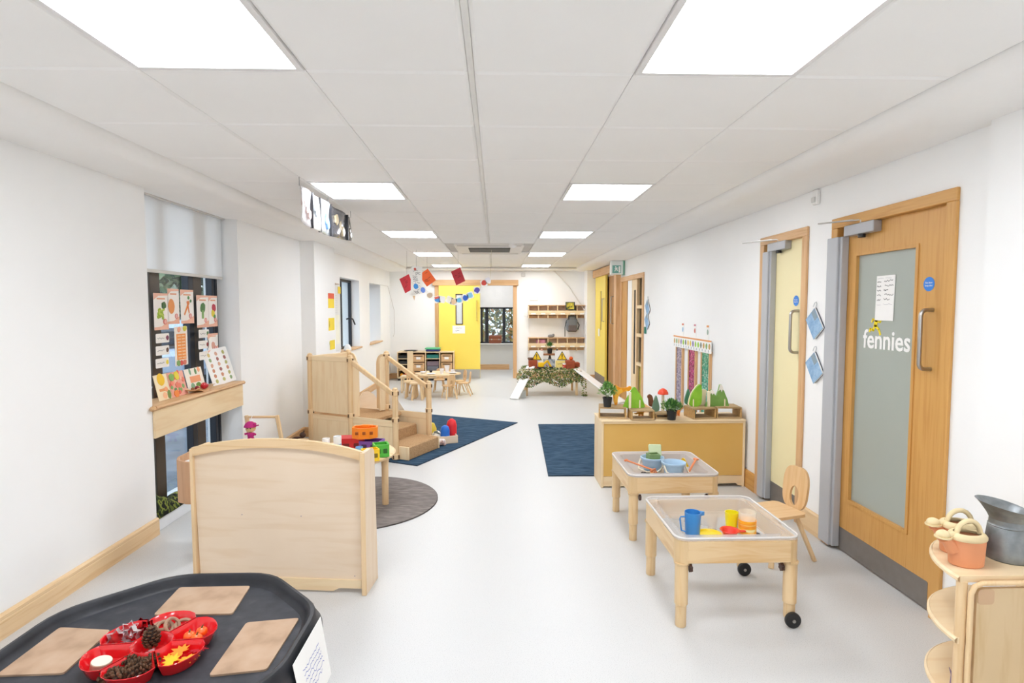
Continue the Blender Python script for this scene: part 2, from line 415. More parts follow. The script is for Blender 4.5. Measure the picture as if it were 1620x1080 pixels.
skirt('baseboard_far', (.45, YF, 0), (1.93, YF, 0), (0, -1, 0), oakpale('x'))
skirt('baseboard_far', (1.93, 11.88, 0), (XR, 11.88, 0), (0, -1, 0), oakpale('x'))
skirt('baseboard_far', (1.93, 11.88, 0), (1.93, YF, 0), (-1, 0, 0), oakpale('y'))
skirt('baseboard_right', (XR, 3.56, 0), (XR, 3.838, 0), (-1, 0, 0), bw, .15)
skirt('baseboard_right', (XR, 4.525, 0), (XR, 8.13, 0), (-1, 0, 0), oak('y'), .15)
skirt('baseboard_right', (2.108, YB, 0), (2.108, 2.38, 0), (-1, 0, 0), bw, .15)
skirt('baseboard_right', (XR, 2.38, 0), (XR, 2.574, 0), (-1, 0, 0), bw, .15)

# ---------------- window 1: floor to ceiling with blind
def window(name, X, y0, y1, z0, z1, posts, transoms=(), fw=.05, dark=DARKMET, inner=BRONZE):
    t = bpy.data.objects.new(name, None); COL.objects.link(t); t['kind'] = 'structure'; t.location = (X, 0, 0)
    m = MB()
    m.box(-.05, .0, y0, y0+fw, z0, z1, 0, .003).box(-.05, 0, y1-fw, y1, z0, z1, 0, .003).box(-.05, 0, y0+fw, y1-fw, z0, z0+fw, 0, .003).box(-.05, 0, y0+fw, y1-fw, z1-fw, z1, 0, .003)
    m.obj('window_frame', dark, t)
    for (a, b, mt) in posts: MB().box(-.045, .012, a, b, z0+fw, z1-fw, 0, .003).obj('mullion', mt, t)
    for (a, b) in transoms: MB().box(-.045, .006, y0+fw, y1-fw, a, b, 0, .003).obj('transom', dark, t)
    ys = [y0+fw]+[v for p in posts for v in p[:2]]+[y1-fw]
    for a, b in zip(ys[::2], ys[1::2]):
        if b-a > .02: MB().box(-.03, -.024, a, b, z0+fw, z1-fw).obj('pane', GLASS, t)
    return t
w1 = window('window_1', -2.50, 3.78, 5.14, .0, 2.40, [(4.12, 4.24, BRONZE), (4.63, 4.70, DARKMET), (4.70, 4.83, BRONZE), (5.005, 5.045, DARKMET)])
t = bpy.data.objects.new('window_sill', None)
struct(MB().box(-2.49, -2.325, 3.80, 5.12, 0, .085, 0, .004).obj('trim_7', plain('#E8ECF0', .6, name='sky_tinted_kerb')))  # white kerb with the sky's blue cast put into its colour
# blind
t = thing('roller_blind', 'white roller blind pulled part way down the tall left window', 'blind', (-2.44, 4.46, 1.79))
MB().box(-.0012, .0012, -.635, .635, .02, .56).obj('fabric', BLIND, t)
MB().box(-.008, .008, -.635, .635, 0, .024, 0, .004).obj('bottom_bar', plain('#D9D6D0', .5), t)
MB().tube([(-.005, -.64, .555), (-.005, .64, .555)], .02, 14).obj('roller', plain('#DCDAD6', .5), t)
MB().box(-.03, .035, -.645, .645, .53, .545).obj('cassette', plain('#D5D3CF', .5), t)
# sill shelf
t = thing('window_shelf', 'pale wooden shelf with deep front apron across the tall left window', 'shelf', (-2.3, 4.45, .85))
m = MB()
pr = [(-.19, .0), (.012, .0), (.024, .006), (.030, .016), (.024, .027), (.012, .032), (-.19, .032)]
n = len(pr); a = [(x, -.655, z) for x, z in pr]; b = [(x, .655, z) for x, z in pr]
m.add(a+b, [tuple(range(n)), tuple(range(2*n-1, n-1, -1))]); m.add(a+b, [(i, (i+1) % n, n+(i+1) % n, n+i) for i in range(n)], 0, True)
m.box(-.004, .028, -.70, -.655, .001, .031, 0, .01); m.box(-.004, .028, .655, .68, .001, .031, 0, .01)
m.obj('shelf_board', oakpale('y'), t)
MB().box(-.006, .010, -.655, .655, -.19, -.001, 0, .002).obj('apron', birch('y'), t)
# window 2 and 3
window('window_2', -2.44, 8.40, 9.57, .885, 2.0, [(8.90, 8.95, DARKMET)], fw=.04)
MB().tube([(-2.42, 9.14, 1.36), (-2.36, 9.16, 1.38), (-2.34, 9.24, 1.36), (-2.34, 9.38, 1.27)], .012, 8).obj('window_handle', BLACK, bpy.data.objects['window_2']).location = (2.44, 0, 0)
window('window_3', -2.58, 10.33, 11.3, .885, 2.0, [(10.80, 10.85, DARKMET)], fw=.04)
for i, (a, b) in enumerate(((8.36, 9.62), (10.29, 11.35))):
    tag(MB().box(-2.43, -2.275, a, b, .868, .893, 0, .008).obj('window_sill', oakpale('y')), 'wooden sill nosing under the %s small window of left wall' % ('nearer', 'further')[i], 'window sill')

# ---------------- doors on the right wall
def architrave(parent, y0, y1, ztop, mat_v, mat_h, w=.062, X=XR, depth=.05):
    """oak frame round an opening: two jambs and a head, each with a stepped face"""
    m = MB()
    for (a, b) in ((y0, y0+w), (y1-w, y1)):
        m = MB(); m.box(X-.018, X, a, b, 0, ztop-w, 0, .003)
        ia, ib = (b-.018, b) if a == y0 else (a, a+.018)
        m.box(X-.004, X+depth, ia, ib, 0, ztop-w); m.obj('jamb', mat_v, parent)
    m = MB(); m.box(X-.018, X, y0, y1, ztop-w, ztop, 0, .003); m.box(X-.004, X+depth, y0+w, y1-w, ztop-w, ztop-w+.018); m.obj('head', mat_h, parent)
def door_root(name):
    t = bpy.data.objects.new(name, None); COL.objects.link(t); t['kind'] = 'structure'; return t
def closer(parent, X, yh, z, tipdy=.20):
    m = MB(); m.box(X-.052, X, yh-.30, yh-.03, z-.032, z+.032, 0, .004)
    o = m.obj('door_closer', plain('#A9A9AC', .4, .3, name='closer_body'), parent)
    m = MB(); m.tube([(X-.03, yh-.17, z+.032), (X-.03, yh-.17, z+.05)], .012, 8); m.beam((X-.03, yh-.16, z+.052), (X-.17, yh+tipdy-.16, z+.056), .016, .006); m.beam((X-.17, yh+tipdy-.16, z+.058), (X+.0, yh-.13, z+.062), .014, .006)
    m.obj('arm', STEEL, o)
    MB().cyl((X-.03, yh-.17, z-.052), .020, .022, 14).obj('pivot_cap', BLACK, o)
def pull(parent, X, y, z0, z1, out=.06, r=.0105):
    pts = [(X, y, z0)]+[(X-out+.03*(1-sin(a)), y, z0+.03*(1-cos(a))) for a in (0, .4, .8, 1.2, 1.57)]+[(X-out+.03*(1-sin(a)), y, z1-.03*(1-cos(a))) for a in (1.57, 1.2, .8, .4, 0)]+[(X, y, z1)]
    MB().tube(pts, r, 10).obj('door_handle', STEEL, parent)
def firesign(parent, X, y, z, r=.034):
    t = MB(); t.prism(circ(0, 0, r, 24), 0, .001); t = t.obj('door_sign', plain('#2F7FD6', .4, name='sign_blue'), parent, M=on_right(X, y, z))
    for i, s in enumerate(('Fire door', 'keep shut')): text('lettering', s, .0125, PAPER, t, MX.Translation((0, .003-.0145*i, .0018)), .0003)
# door 1
d1 = door_root('door_1')
architrave(d1, 2.580, 3.556, 2.097, oak('z'), oak('y'))
LX = 2.182
gy0, gy1, gz0, gz1 = 2.852, 3.365, .335, 1.865
m = MB(); m.box(LX, LX+.044, 2.640, gy0, .008, 2.034); m.box(LX, LX+.044, gy1, 3.492, .008, 2.034)
m.box(LX, LX+.044, gy0, gy1, .008, gz0); m.box(LX, LX+.044, gy0, gy1, gz1, 2.034)
leaf = m.obj('door_leaf', oak('z'), d1)
b = .016; MB().prism([(gy0-.002, gz0-.002), (gy1+.002, gz0-.002), (gy1+.002, gz1+.002), (gy0-.002, gz1+.002)], -.006, .02, hole=[(gy0+b, gz0+b), (gy1-b, gz0+b), (gy1-b, gz1-b), (gy0+b, gz1-b)]).obj('glazing_bead', oak('y'), d1, M=frame((LX, 0, 0), (0, 1, 0), (0, 0, 1)))
FROST = plain('#A5ACA4', .32, name='frosted_glass', var=.03, vs=2, spec=.6)
MB().box(LX+.014, LX+.022, gy0, gy1, gz0, gz1).obj('frosted_pane', FROST, d1)
MB().prism(rrect(2.70, 3.488, .008, .150, .008), 0, .0015).obj('kick_plate', KICK, d1, M=frame((LX-.0016, 0, 0), (0, 1, 0), (0, 0, 1)))
MB().box(2.12, 2.145, 3.45, 3.562, .02, 1.975, 0, .004).box(2.135, 2.182, 3.43, 3.452, .02, 1.975, 0, .004).obj('finger_guard', GREY, d1)
closer(d1, LX, 3.44, 2.002)
pull(d1, LX, 2.745, 1.228, 1.525)
firesign(d1, LX-.0012, 2.775, 1.655, .036)
tx = text('lettering', 'fennies', .137, PAPER, d1, on_right(LX+.0125, 3.093, 1.302), .0008, bold=.0022)
tx.scale = (1.0, 1.12, 1)
# running figure above the word
m = MB(); z = 0
m.prism(circ(0, .062, .0105, 12), 0, .001); EM = 1.35
for a, b_, w_ in (((0, .050), (-.006, .022), .020), ((-.004, .044), (.022, .038), .008), ((.022, .038), (.030, .050), .007), ((-.002, .046), (-.022, .050), .008), ((-.022, .05), (-.028, .038), .007),
                  ((-.006, .024), (.016, .008), .011), ((.016, .008), (.026, -.012), .009), ((-.008, .024), (-.018, .004), .011), ((-.018, .004), (-.036, .010), .009), ((-.036, .010), (-.040, -.002), .008)):
    d = V((b_[0]-a[0], b_[1]-a[1])); q = V((-d.y, d.x)).normalized()*w_/2; e = d.normalized()*.002
    m.prism([(a[0]-q.x-e.x, a[1]-q.y-e.y), (b_[0]-q.x+e.x, b_[1]-q.y+e.y), (b_[0]+q.x+e.x, b_[1]+q.y+e.y), (a[0]+q.x-e.x, a[1]+q.y-e.y)], 0, .001)
m.obj('running_figure_emblem', plain('#FBE01A', .5), d1, M=on_right(LX+.0125, 3.175, 1.40) @ MX.Scale(1.4, 4))
# notice sheet taped on the door glass
t = thing('notice_sheet', 'white sheet with handwritten list taped on glazed oak door', 'notice', M=on_right(LX+.0112, 3.11, 1.59))
MB().prism([(-.078, -.125), (.072, -.128), (.078, .128), (-.072, .128)], 0, .0008).obj('paper', PAPER, t)
m = MB()
for i in range(5):
    y = .095-.026*i; scribble(m, -.066, y, .032, .011, 7, .0012, 0, .0028); scribble(m, -.010+(.006 if i % 2 else 0), y+.003, .07-.02*(i == 4)-.035*(i == 2), .011, 12, .0012, 0, .0028)
m.obj('handwriting', plain('#2B2B30', .7), t)
m = MB(); scribble(m, -.064, .113, .05, .004, 10, .0012, 0, .0013); scribble(m, .0, .113, .05, .004, 10, .0012, 0, .0013); scribble(m, -.066, -.036, .035, .005, 7, .0012, 0, .0013); scribble(m, -.01, -.034, .07, .005, 12, .0012, 0, .0013); m.obj('faint_writing', plain('#8C8C96', .7), t)
# door 2
d2 = door_root('door_2')
architrave(d2, 3.838, 4.525, 2.097, oakpale('z'), oakpale('y'))
LX = 2.182
MB().box(LX, LX+.044, 3.902, 4.462, .008, 2.036, 0, .002).obj('door_leaf', plain('#F0E4B6', .5, name='cream_door_paint', var=.01), d2)
MB().prism(rrect(3.91, 4.455, .008, .165, .008), 0, .0015).obj('kick_plate', KICK, d2, M=frame((LX-.0016, 0, 0), (0, 1, 0), (0, 0, 1)))
MB().box(2.12, 2.142, 4.345, 4.435, .02, 1.975, 0, .004).box(2.135, 2.182, 4.325, 4.348, .02, 1.975, 0, .004).obj('finger_guard', GREY, d2)
closer(d2, LX, 4.41, 2.005, .30)
pull(d2, LX, 3.985, 1.215, 1.515)
firesign(d2, LX-.0012, 4.025, 1.588, .038)
# door 3: panelled screen with leaf, glazed lattice sidelight
d3 = door_root('door_3')
architrave(d3, 8.13, 9.64, 2.06, oakpale('z'), oakpale('y'), .075)
X = XR
MB().box(X, X+.06, 9.22, 9.565, 0, 1.985).obj('side_panel', oak('z'), d3)
MB().box(X+.01, X+.05, 8.93, 9.21, 0, 1.985).obj('white_panel', WHITE, d3)
m = MB(); m.box(X+.015, X+.055, 8.60, 8.70, .01, 1.985).box(X+.015, X+.055, 8.80, 8.93, .01, 1.985).box(X+.015, X+.055, 8.70, 8.80, .01, .5).box(X+.015, X+.055, 8.70, 8.80, 1.82, 1.985); m.obj('door_leaf', birch('z'), d3)
MB().box(X+.03, X+.036, 8.70, 8.80, .5, 1.82).obj('pane', plain('#DCE3E0', .2, name='vision_glass', spec=.7), d3)
MB().box(X+.018, X+.03, 8.765, 8.80, .5, 1.82).obj('glazing_bead', BLACK, d3)
m = MB(); m.box(X-.004, X+.05, 8.55, 8.60, 0, 1.985, 0, .003); m.obj('mullion', beech('z'), d3)
for z in (.66, 1.10, 1.53): MB().box(X-.002, X+.05, 8.205, 8.55, z, z+.05, 0, .003).obj('transom', birch('y'), d3)
for a, b_ in ((.02, .66), (.71, 1.10), (1.15, 1.53), (1.58, 1.985)):
    MB().box(X+.03, X+.04, 8.205, 8.55, a, b_).obj('pane', GLASS, d3)
    MB().box(X+.026, X+.045, 8.30, 8.33, a, b_).obj('glazing_bar', oakpale('z'), d3)
MB().box(X+.05, X+.058, 8.21, 8.54, 0, .66).obj('yellow_panel', plain('#F2D24A', .5, name='yellow_laminate'), d3)
MB().box(X+.06, X+.075, 8.21, 8.54, .66, 1.985).obj('back_panel', wood('#8A6A45', '#6E5235', 'z', .5, 30, 'dark_oak'), d3)
# door 4: yellow sliding door, right wall
d4 = door_root('door_4')
MB().box(2.05, XR, 9.66, 11.93, 2.17, 2.315, 0, .004).obj('track_pelmet', oakpale('y'), d4)
MB().box(2.075, XR+.06, 9.68, 9.86, 0, 2.17, 0, .004).obj('jamb', oakpale('z'), d4)
MB().box(2.13, XR+.1, 11.80, 11.88, 0, 2.17, 0, .004).obj('jamb', oakpale('z'), d4)
m = MB(); m.box(2.10, 2.14, 10.74, 11.12, .01, 2.17).box(2.10, 2.14, 11.26, 11.82, .01, 2.17).box(2.10, 2.14, 11.12, 11.26, .01, 1.10).box(2.10, 2.14, 11.12, 11.26, 1.88, 2.17); m.obj('door_leaf', plain('#F6DE6A', .5, name='yellow_door_laminate', var=.01), d4)
MB().box(2.112, 2.12, 11.12, 11.26, 1.10, 1.88).obj('pane', plain('#A68B58', .3), d4)
MB().box(2.095, 2.10, 10.75, 11.81, .01, .20).obj('kick_plate', KICK, d4)
MB().box(2.165, 2.20, 9.86, 10.74, 0, 2.14).obj('oak_leaf', wood('#B98A5A', '#9A6C3E', 'z', .45, 30, 'brown_oak'), d4)
MB().tube([(2.165, 10.30, 1.25), (2.12, 10.30, 1.25), (2.12, 10.30, 1.75), (2.165, 10.30, 1.75)], .012, 8).obj('door_handle', STEEL, d4)
MB().tube([(2.10, 10.85, 1.28), (2.06, 10.85, 1.28), (2.06, 10.85, 1.72), (2.10, 10.85, 1.72)], .010, 8).obj('door_handle', STEEL, d4)
MB().box(2.086, 2.099, 11.27, 11.40, .97, 1.12, 0, .004).obj('lock_plate', WHITE, d4)
# door 5: yellow sliding door, far wall
d5 = door_root('door_5')
Y = YF
MB().box(-1.37, .485, Y-.10, Y, 2.03, 2.15, 0, .004).obj('track_pelmet', oakpale('x'), d5)
MB().box(-1.33, -1.25, Y-.03, Y+.12, 0, 2.03, 0, .004).obj('jamb', oakpale('z'), d5)
MB().box(.375, .455, Y-.03, Y+.12, 0, 2.03, 0, .004).obj('jamb', oakpale('z'), d5)
m = MB(); x0, x1 = -.87, -.725
m.box(-1.24, x0, Y-.085, Y-.045, .015, 2.03).box(x1, -.346, Y-.085, Y-.045, .015, 2.03).box(x0, x1, Y-.085, Y-.045, .015, 1.19).box(x0, x1, Y-.085, Y-.045, 1.84, 2.03); m.obj('door_leaf', plain('#FBE163', .45, name='yellow_sliding_laminate', var=.01), d5)
MB().box(x0, x1, Y-.07, Y-.062, 1.19, 1.84).obj('pane', plain('#D9DEE0', .2, spec=.7), d5)
MB().prism([(x0-.008, 1.182), (x1+.008, 1.182), (x1+.008, 1.848), (x0-.008, 1.848)], 0, .006, hole=[(x0+.012, 1.202), (x1-.012, 1.202), (x1-.012, 1.828), (x0+.012, 1.828)]).obj('glazing_bead', BRONZE, d5, M=on_far(0, Y-.085, 0))
MB().box(-1.235, -.35, Y-.09, Y-.085, .015, .205).obj('kick_plate', plain('#B2B1AC', .45, .4), d5)
MB().tube([(-.42, Y-.085, 1.28), (-.42, Y-.125, 1.28), (-.42, Y-.125, 1.70), (-.42, Y-.085, 1.70)], .012, 8).obj('door_handle', plain('#D8C26A', .35, .4), d5)
t = thing('door_notice', 'white landscape notice on the far yellow sliding door', 'notice', M=on_far(-.81, Y-.087, 1.075))
MB().box(-.135, .135, -.085, .085, 0, .001).obj('paper', PAPER, t)
m = MB(); scribble(m, -.07, .03, .14, .012, 18, .002, 0, .004); scribble(m, -.07, -.03, .08, .03, 8, .002, 0, .006); m.obj('handwriting', plain('#55557A', .7), t)

# ---------------- room beyond the far doorway
Y2 = 14.05
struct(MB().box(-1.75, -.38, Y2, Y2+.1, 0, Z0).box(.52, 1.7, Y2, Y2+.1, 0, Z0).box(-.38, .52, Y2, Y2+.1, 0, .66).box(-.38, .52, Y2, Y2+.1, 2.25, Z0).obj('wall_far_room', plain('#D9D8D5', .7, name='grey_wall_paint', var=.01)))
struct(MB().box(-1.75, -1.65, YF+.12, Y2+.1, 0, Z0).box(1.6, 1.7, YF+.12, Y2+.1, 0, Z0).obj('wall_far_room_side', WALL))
skirt('baseboard_far_room', (-1.65, Y2, 0), (.33, Y2, 0), (0, -1, 0), oakpale('x'), .13)
t = bpy.data.objects.new('window_4', None); COL.objects.link(t); t['kind'] = 'structure'
m = MB(); m.box(-.40, .54, Y2-.02, Y2+.03, .66, .70).box(-.40, .54, Y2-.02, Y2+.03, 1.52, 1.56).box(-.38, -.33, Y2-.02, Y2+.03, .66, 2.2); m.obj('window_frame', DARKMET, t)
for a, b_ in ((-.27, -.19), (.165, .235)): MB().box(a, b_, Y2-.02, Y2+.03, .70, 2.2).obj('mullion', DARKMET, t)
MB().box(-.38, .52, Y2+.005, Y2+.01, .70, 2.2).obj('pane', GLASS, t)
tag(MB().box(-.39, .53, Y2-.05, Y2-.045, 1.56, 2.3).obj('roller_blind', plain('#D6D4D2', .8)), 'grey roller blind over the window beyond the far doorway', 'blind')
tag(MB().box(-.42, .56, Y2-.09, Y2, .635, .66, 0, .004).obj('window_sill', WHITE), 'white sill in the room beyond the yellow door', 'window sill')
t = thing('suitcase', 'small brown vintage suitcase on sill of far room window', 'suitcase', (-.02, Y2-.15+.1, .66))
MB().box(-.16, .16, -.03, .045, 0, .20, 0, .02).obj('body', plain('#8A4A30', .5), t)
MB().tube([(-.05, -.0, .195), (-.045, -.0, .22), (.045, -.0, .22), (.05, -.0, .195)], .006, 6).obj('handle', plain('#5A3020', .5), t)
MB().box(-.161, .161, -.0315, .0465, .095, .105).obj('trim_band', plain('#C79A70', .5), t)
for x in (-.09, .09): MB().box(x-.012, x+.012, -.036, -.028, .085, .115, 0, .003).obj('clasp', STEEL, t)
t = thing('ceiling_light', 'square ceiling light in the room beyond yellow door', 'ceiling light', (.0, 13.1, ZC), group='square ceiling light panels')
MB().box(-.28, .28, -.28, .28, -.004, .012).obj('diffuser', LED, t)

# ================================================================ RUGS
def rug(name, pts, mat, label, cat='rug', h=.010):
    cx = sum(p[0] for p in pts)/len(pts); cy = sum(p[1] for p in pts)/len(pts)
    m = MB(); m.prism([(x-cx, y-cy) for x, y in pts], .0005, h)
    t = thing(name, label, cat, (cx, cy, 0)); m.obj('pile', mat, t)
    n = len(pts); e = MB(); e.prism([(x-cx, y-cy) for x, y in pts], .0003, h-.002, 0, hole=[((x-cx)*.985, (y-cy)*.985) for x, y in pts])
    e2 = MB(); e2.prism([((x-cx)*1.006, (y-cy)*1.006) for x, y in pts], .0003, h-.003); e2.obj('edge_binding', plain('#1B2C40' if mat is NAVY else '#4E4946', .9), t); return t
A, B_, C_ = (-.771, 5.41), (.279, 7.432), (-1.05, 8.10)
D_ = (A[0]+C_[0]-B_[0], A[1]+C_[1]-B_[1])
rug('rectangular_rug', [A, B_, C_, D_], NAVY, 'navy blue rectangular rug lying at an angle under the wooden play steps')
rug('rectangular_rug', [(.479, 5.042), (1.95, 5.02), (2.02, 7.29), (.558, 7.31)], NAVY, 'navy blue rug beside the mustard backed cabinet, right of the walkway')
rug('round_rug', circ(-1.10, 4.42, .625, 64), SLATE, 'round dark grey rug under the small round table')

# ================================================================ ROOM DIVIDER (foreground left)
ang = math.atan2(2.949-3.046, -.698+1.66)
t = thing('room_divider', 'low maple room divider with arched top standing behind the black tray', 'room divider', (-1.179, 2.9975, 0), ang)
W = .484
def topz(x):
    u = x/W; return .838-.058*abs(u)**2.2 if u < 0 else .838-.066*abs(u)**2.2
N = 24; xs = [-W+.012+(2*W-.024)*i/N for i in range(N+1)]
m = MB(); m.prism([(-W+.03, .07)]+[(W-.03, .07)]+[(x, topz(x)-.045) for x in reversed(xs)], -.012, .0); m.obj('back_panel', maple('x'), t, M=frame((0, .012, 0), (1, 0, 0), (0, 0, 1)))
m = MB(); up = [(x, topz(x)) for x in xs]; lo = [(x, topz(x)-.048) for x in xs]; m.prism(up+lo[::-1], -.018, .006); m.obj('arched_rail', beech('x'), t, M=frame((0, 0, 0), (1, 0, 0), (0, 0, 1)))
MB().box(-W, -W+.018, -.008, .16, 0, topz(-W)-.004, 0, .003).obj('side_panel', beech('z'), t)
# right side panel, deeper at the foot
m = MB(); m.prism([(-.010, 0), (.19, 0), (.155, topz(W)-.03), (.13, topz(W)-.008), (.10, topz(W)), (-.010, topz(W))], -.011, .011); m.obj('side_panel', maple('y'), t, M=frame((W-.009, 0, 0), (0, 1, 0), (0, 0, 1)))
MB().box(W-.022, W+.004, -.018, -.006, 0, topz(W), 0, .003).obj('edge_strip', beech('z'), t)
m = MB(); m.prism([(-W+.02, .012), (.30, .012), (.33, .028), (W-.03, .03), (W-.03, .075), (-W+.02, .075)], -.012, .002); m.obj('plinth_rail', birch('x'), t, M=frame((0, .004, 0), (1, 0, 0), (0, 0, 1)))
MB().box(-W+.02, W-.02, .026, .15, .09, .105, 0, .002).obj('shelf', maple('x'), t)
MB().box(-W+.02, W-.02, .026, .15, .40, .415, 0, .002).obj('shelf', maple('x'), t)
m = MB()
for (x, z) in ((-.2, .42), (.13, .42), (-.45, .08), (.42, .10)): m.lathe([(.0035, 0), (.002, .0012), (0, .0015)], 10, (x, 0, 0)).xf(MX.Translation((0, -.0005, z)) @ MX.Rotation(pi/2, 4, 'X') @ MX.Translation((0, 0, 0)), m.mark()-21) if False else m.box(x-.003, x+.003, -.002, .001, z-.003, z+.003, 0, .001)
m.obj('screw_cap', plain('#B09A9A', .5), t)
# low kidney trough on legs left behind the divider
t = thing('play_trough', 'low wooden trough with curved rim in front of the tall left window', 'trough', (-1.85, 3.58, 0), 0)
out = [(-.133, -.08), (-.115, -.125), (-.05, -.16), (.10, -.18), (.15, -.03), (.07, .16), (-.03, .18), (-.10, .08)]
rim_z = [.612, .606, .600, .600, .605, .620, .643, .630]
cx_, cy_ = .0, .0; n = len(out); inn = [(x*.91, y*.91) for x, y in out]
vs = [(x, y, .34) for x, y in out]+[(x, y, z) for (x, y), z in zip(out, rim_z)]+[(x, y, .36) for x, y in inn]+[(x, y, z) for (x, y), z in zip(inn, rim_z)]
m = MB(); fs = []
for i in range(n):
    j = (i+1) % n; fs += [(i, j, n+j, n+i), (2*n+i, 3*n+i, 3*n+j, 2*n+j), (n+i, n+j, 3*n+j, 3*n+i)]
fs.append(tuple(range(n))[::-1]); m.add(vs, fs); m.obj('trough_side', wood('#C9A07E', '#B88E6A', 'z', .45, 20, 'warm_ply'), t)
MB().prism([(x*.995, y*.995) for x, y in inn], .365, .575).obj('white_lining', WHITE, t)
for x, y in ((-.02, -.10), (.09, -.12), (.06, .09), (-.03, .1)): MB().cyl((x, y, 0), .018, .34, 12).obj('leg', beech('z'), t)

# ================================================================ ROUND TABLE with stacking toys
TZ = .42; TX, TY = -1.17, 4.35
t = thing('round_table', 'small round beech table with thick legs on the grey round rug', 'table', (TX, TY, .0105))
MB().lathe([(.0, TZ-.045), (.355, TZ-.045), (.372, TZ-.038), (.38, TZ-.022), (.372, TZ-.016), (.355, TZ-.0105), (0, TZ-.0105)], 48).obj('table_top', beech('x'), t)
leg = MB().lathe([(.024, 0), (.0255, .004), (.0265, .30), (.030, .345), (.040, TZ-.046)], 18).obj('leg', beech('z'), t, (.305, -.03, 0))
for a in (.5, 1, 1.5): q = leg.copy(); COL.objects.link(q); q.parent = t; q.location = (.305*cos(a*pi), .305*sin(a*pi), 0)
def openbox(name, w, d, h, col, loc, rz, label, group=None, th=.009, windows=True, lid=False, n=4):
    t = thing(name, label, 'stacking box', loc, rz, group); mt = plain(col, .4, var=.03)
    m = MB(); m.prism(rrect(-w/2, w/2, -d/2, d/2, .012, 3), 0, h, hole=rrect(-w/2+th, w/2-th, -d/2+th, d/2-th, .006, 3)); m.box(-w/2+th*.5, w/2-th*.5, -d/2+th*.5, d/2-th*.5, 0, .008); m.obj('box_body', mt, t)
    if windows:
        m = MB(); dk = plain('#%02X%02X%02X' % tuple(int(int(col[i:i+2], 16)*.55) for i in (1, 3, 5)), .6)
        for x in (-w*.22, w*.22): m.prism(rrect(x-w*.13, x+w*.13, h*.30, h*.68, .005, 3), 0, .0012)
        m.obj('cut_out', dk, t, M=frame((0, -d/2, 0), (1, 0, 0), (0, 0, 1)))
    if lid: MB().prism(rrect(-w/2-.003, w/2+.003, -d/2-.003, d/2+.003, .014, 3), h, h+.012).obj('lid', mt, t)
    return t
openbox('stacking_box', .19, .13, .085, '#C9222E', (-1.145, 4.44, TZ), .15, 'red open toy box lying left under the orange one on the round table', lid=True)
openbox('stacking_box', .17, .13, .075, '#7A4BA8', (-.985, 4.42, TZ), -.2, 'purple toy box under the right side of the orange box')
openbox('stacking_box', .115, .11, .095, '#4CB43A', (-.875, 4.22, TZ), .35, 'lime green open toy box on the edge of round table', th=.012)
openbox('stacking_box', .12, .09, .085, '#F6CB1E', (-.925, 4.09, TZ), .5, 'yellow toy box at the near edge of the round table')
t = thing('stacking_box', 'orange octagonal toy box resting on top of the red and purple boxes', 'stacking box', (-1.035, 4.41, TZ+.098), .1)
OR = plain('#F58A1F', .4, var=.03)
m = MB(); o8 = circ(0, 0, .105, 8, .075, pi/8); m.prism(o8, 0, .085, hole=[(x*.86, y*.84) for x, y in o8]); m.prism([(x*.95, y*.95) for x, y in o8], 0, .01); m.obj('box_body', OR, t)
m = MB(); m.prism([(-.03, -.01), (.03, -.012), (.034, .012), (-.02, .02)], .085, .10); m.box(-.075, .06, .005, .02, .085, .096, 0, .003); m.obj('lid_knob', OR, t)
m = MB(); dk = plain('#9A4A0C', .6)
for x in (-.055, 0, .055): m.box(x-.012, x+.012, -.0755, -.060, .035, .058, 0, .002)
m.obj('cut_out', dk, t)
def cup(name, x, y, z, r, h, col, label, r2=None, band=None, taper=True):
    t = thing(name, label, 'cup' if h < .09 else 'bottle', (x, y, z)); mt = plain(col, .45, var=.01)
    r2 = r2 or r*.88
    MB().lathe([(r2*.95, 0), (r2, .003), (r, h*.94), (r*.97, h), (r*.86, h), (r2*.8, h*.2), (0, h*.15)], 20).obj('body', mt, t)
    if band: MB().lathe([(r*.96+.0012, h*.28), (r*.985+.0012, h*.62)], 20).obj('label_band', plain(band, .5), t)
    return t
cup('toy_cup', -1.30, 4.27, TZ, .028, .125, '#F4F2F0', 'plain white plastic beaker leftmost on the round table')
cup('toy_bottle', -1.205, 4.24, TZ, .030, .148, '#F4F6F7', 'taller white bottle with blue label on round table', band='#7FA6C4')
cup('toy_cup', -1.015, 4.13, TZ, .027, .092, '#7FB9E6', 'pale blue and white striped small cup in front of the red box', band='#3D8FD6')

# ================================================================ PLAY TOWER
U = V((cos(-.473), sin(-.473), 0)); ORG = V((-1.015, 5.62, .0115))
t = thing('play_tower', 'birch plywood play tower with carpeted steps and handrails on navy rug', 'play tower', ORG, -.473)
S_, T_, D = .574, .56, .60; H2, H3, HM = .73, 1.04, .372
bz, by, bx = birch('z'), birch('y'), birch('x'); pz = beech('z')
def post(x, y, h, name='post'):
    m = MB(); m.lathe([(.028, 0), (.030, .004), (.030, h-.075), (.030, h-.03), (.024, h-.008), (.010, h)], 12, (x, y, 0)); o = m.obj(name, pz, t)
    for z in ((0, HM, h-.085) if h > .5 else (0,)):
        c = MB(); c.lathe([(.030, 0), (.037, .006), (.037, .052), (.030, .058)], 12, (x, y, z)); c.obj('collar', pz, o)
        d = MB(); d.box(x-.042, x-.036, y-.006, y+.006, z+.012, z+.046).box(x+.036, x+.042, y-.006, y+.006, z+.012, z+.046).box(x-.006, x+.006, y-.042, y-.036, z+.012, z+.046); d.obj('bolt_slot', plain('#5A3D25', .6), o)
P = {'P1': (0, 0, H2), 'P2': (0, D, H2), 'P0': (-S_, 0, H3), 'P5': (-S_, D, H3), 'P3': (-S_-T_, 0, H3), 'P4': (-S_-T_, D, H3)}
for k_, (x, y, h) in P.items(): post(x, y, h)
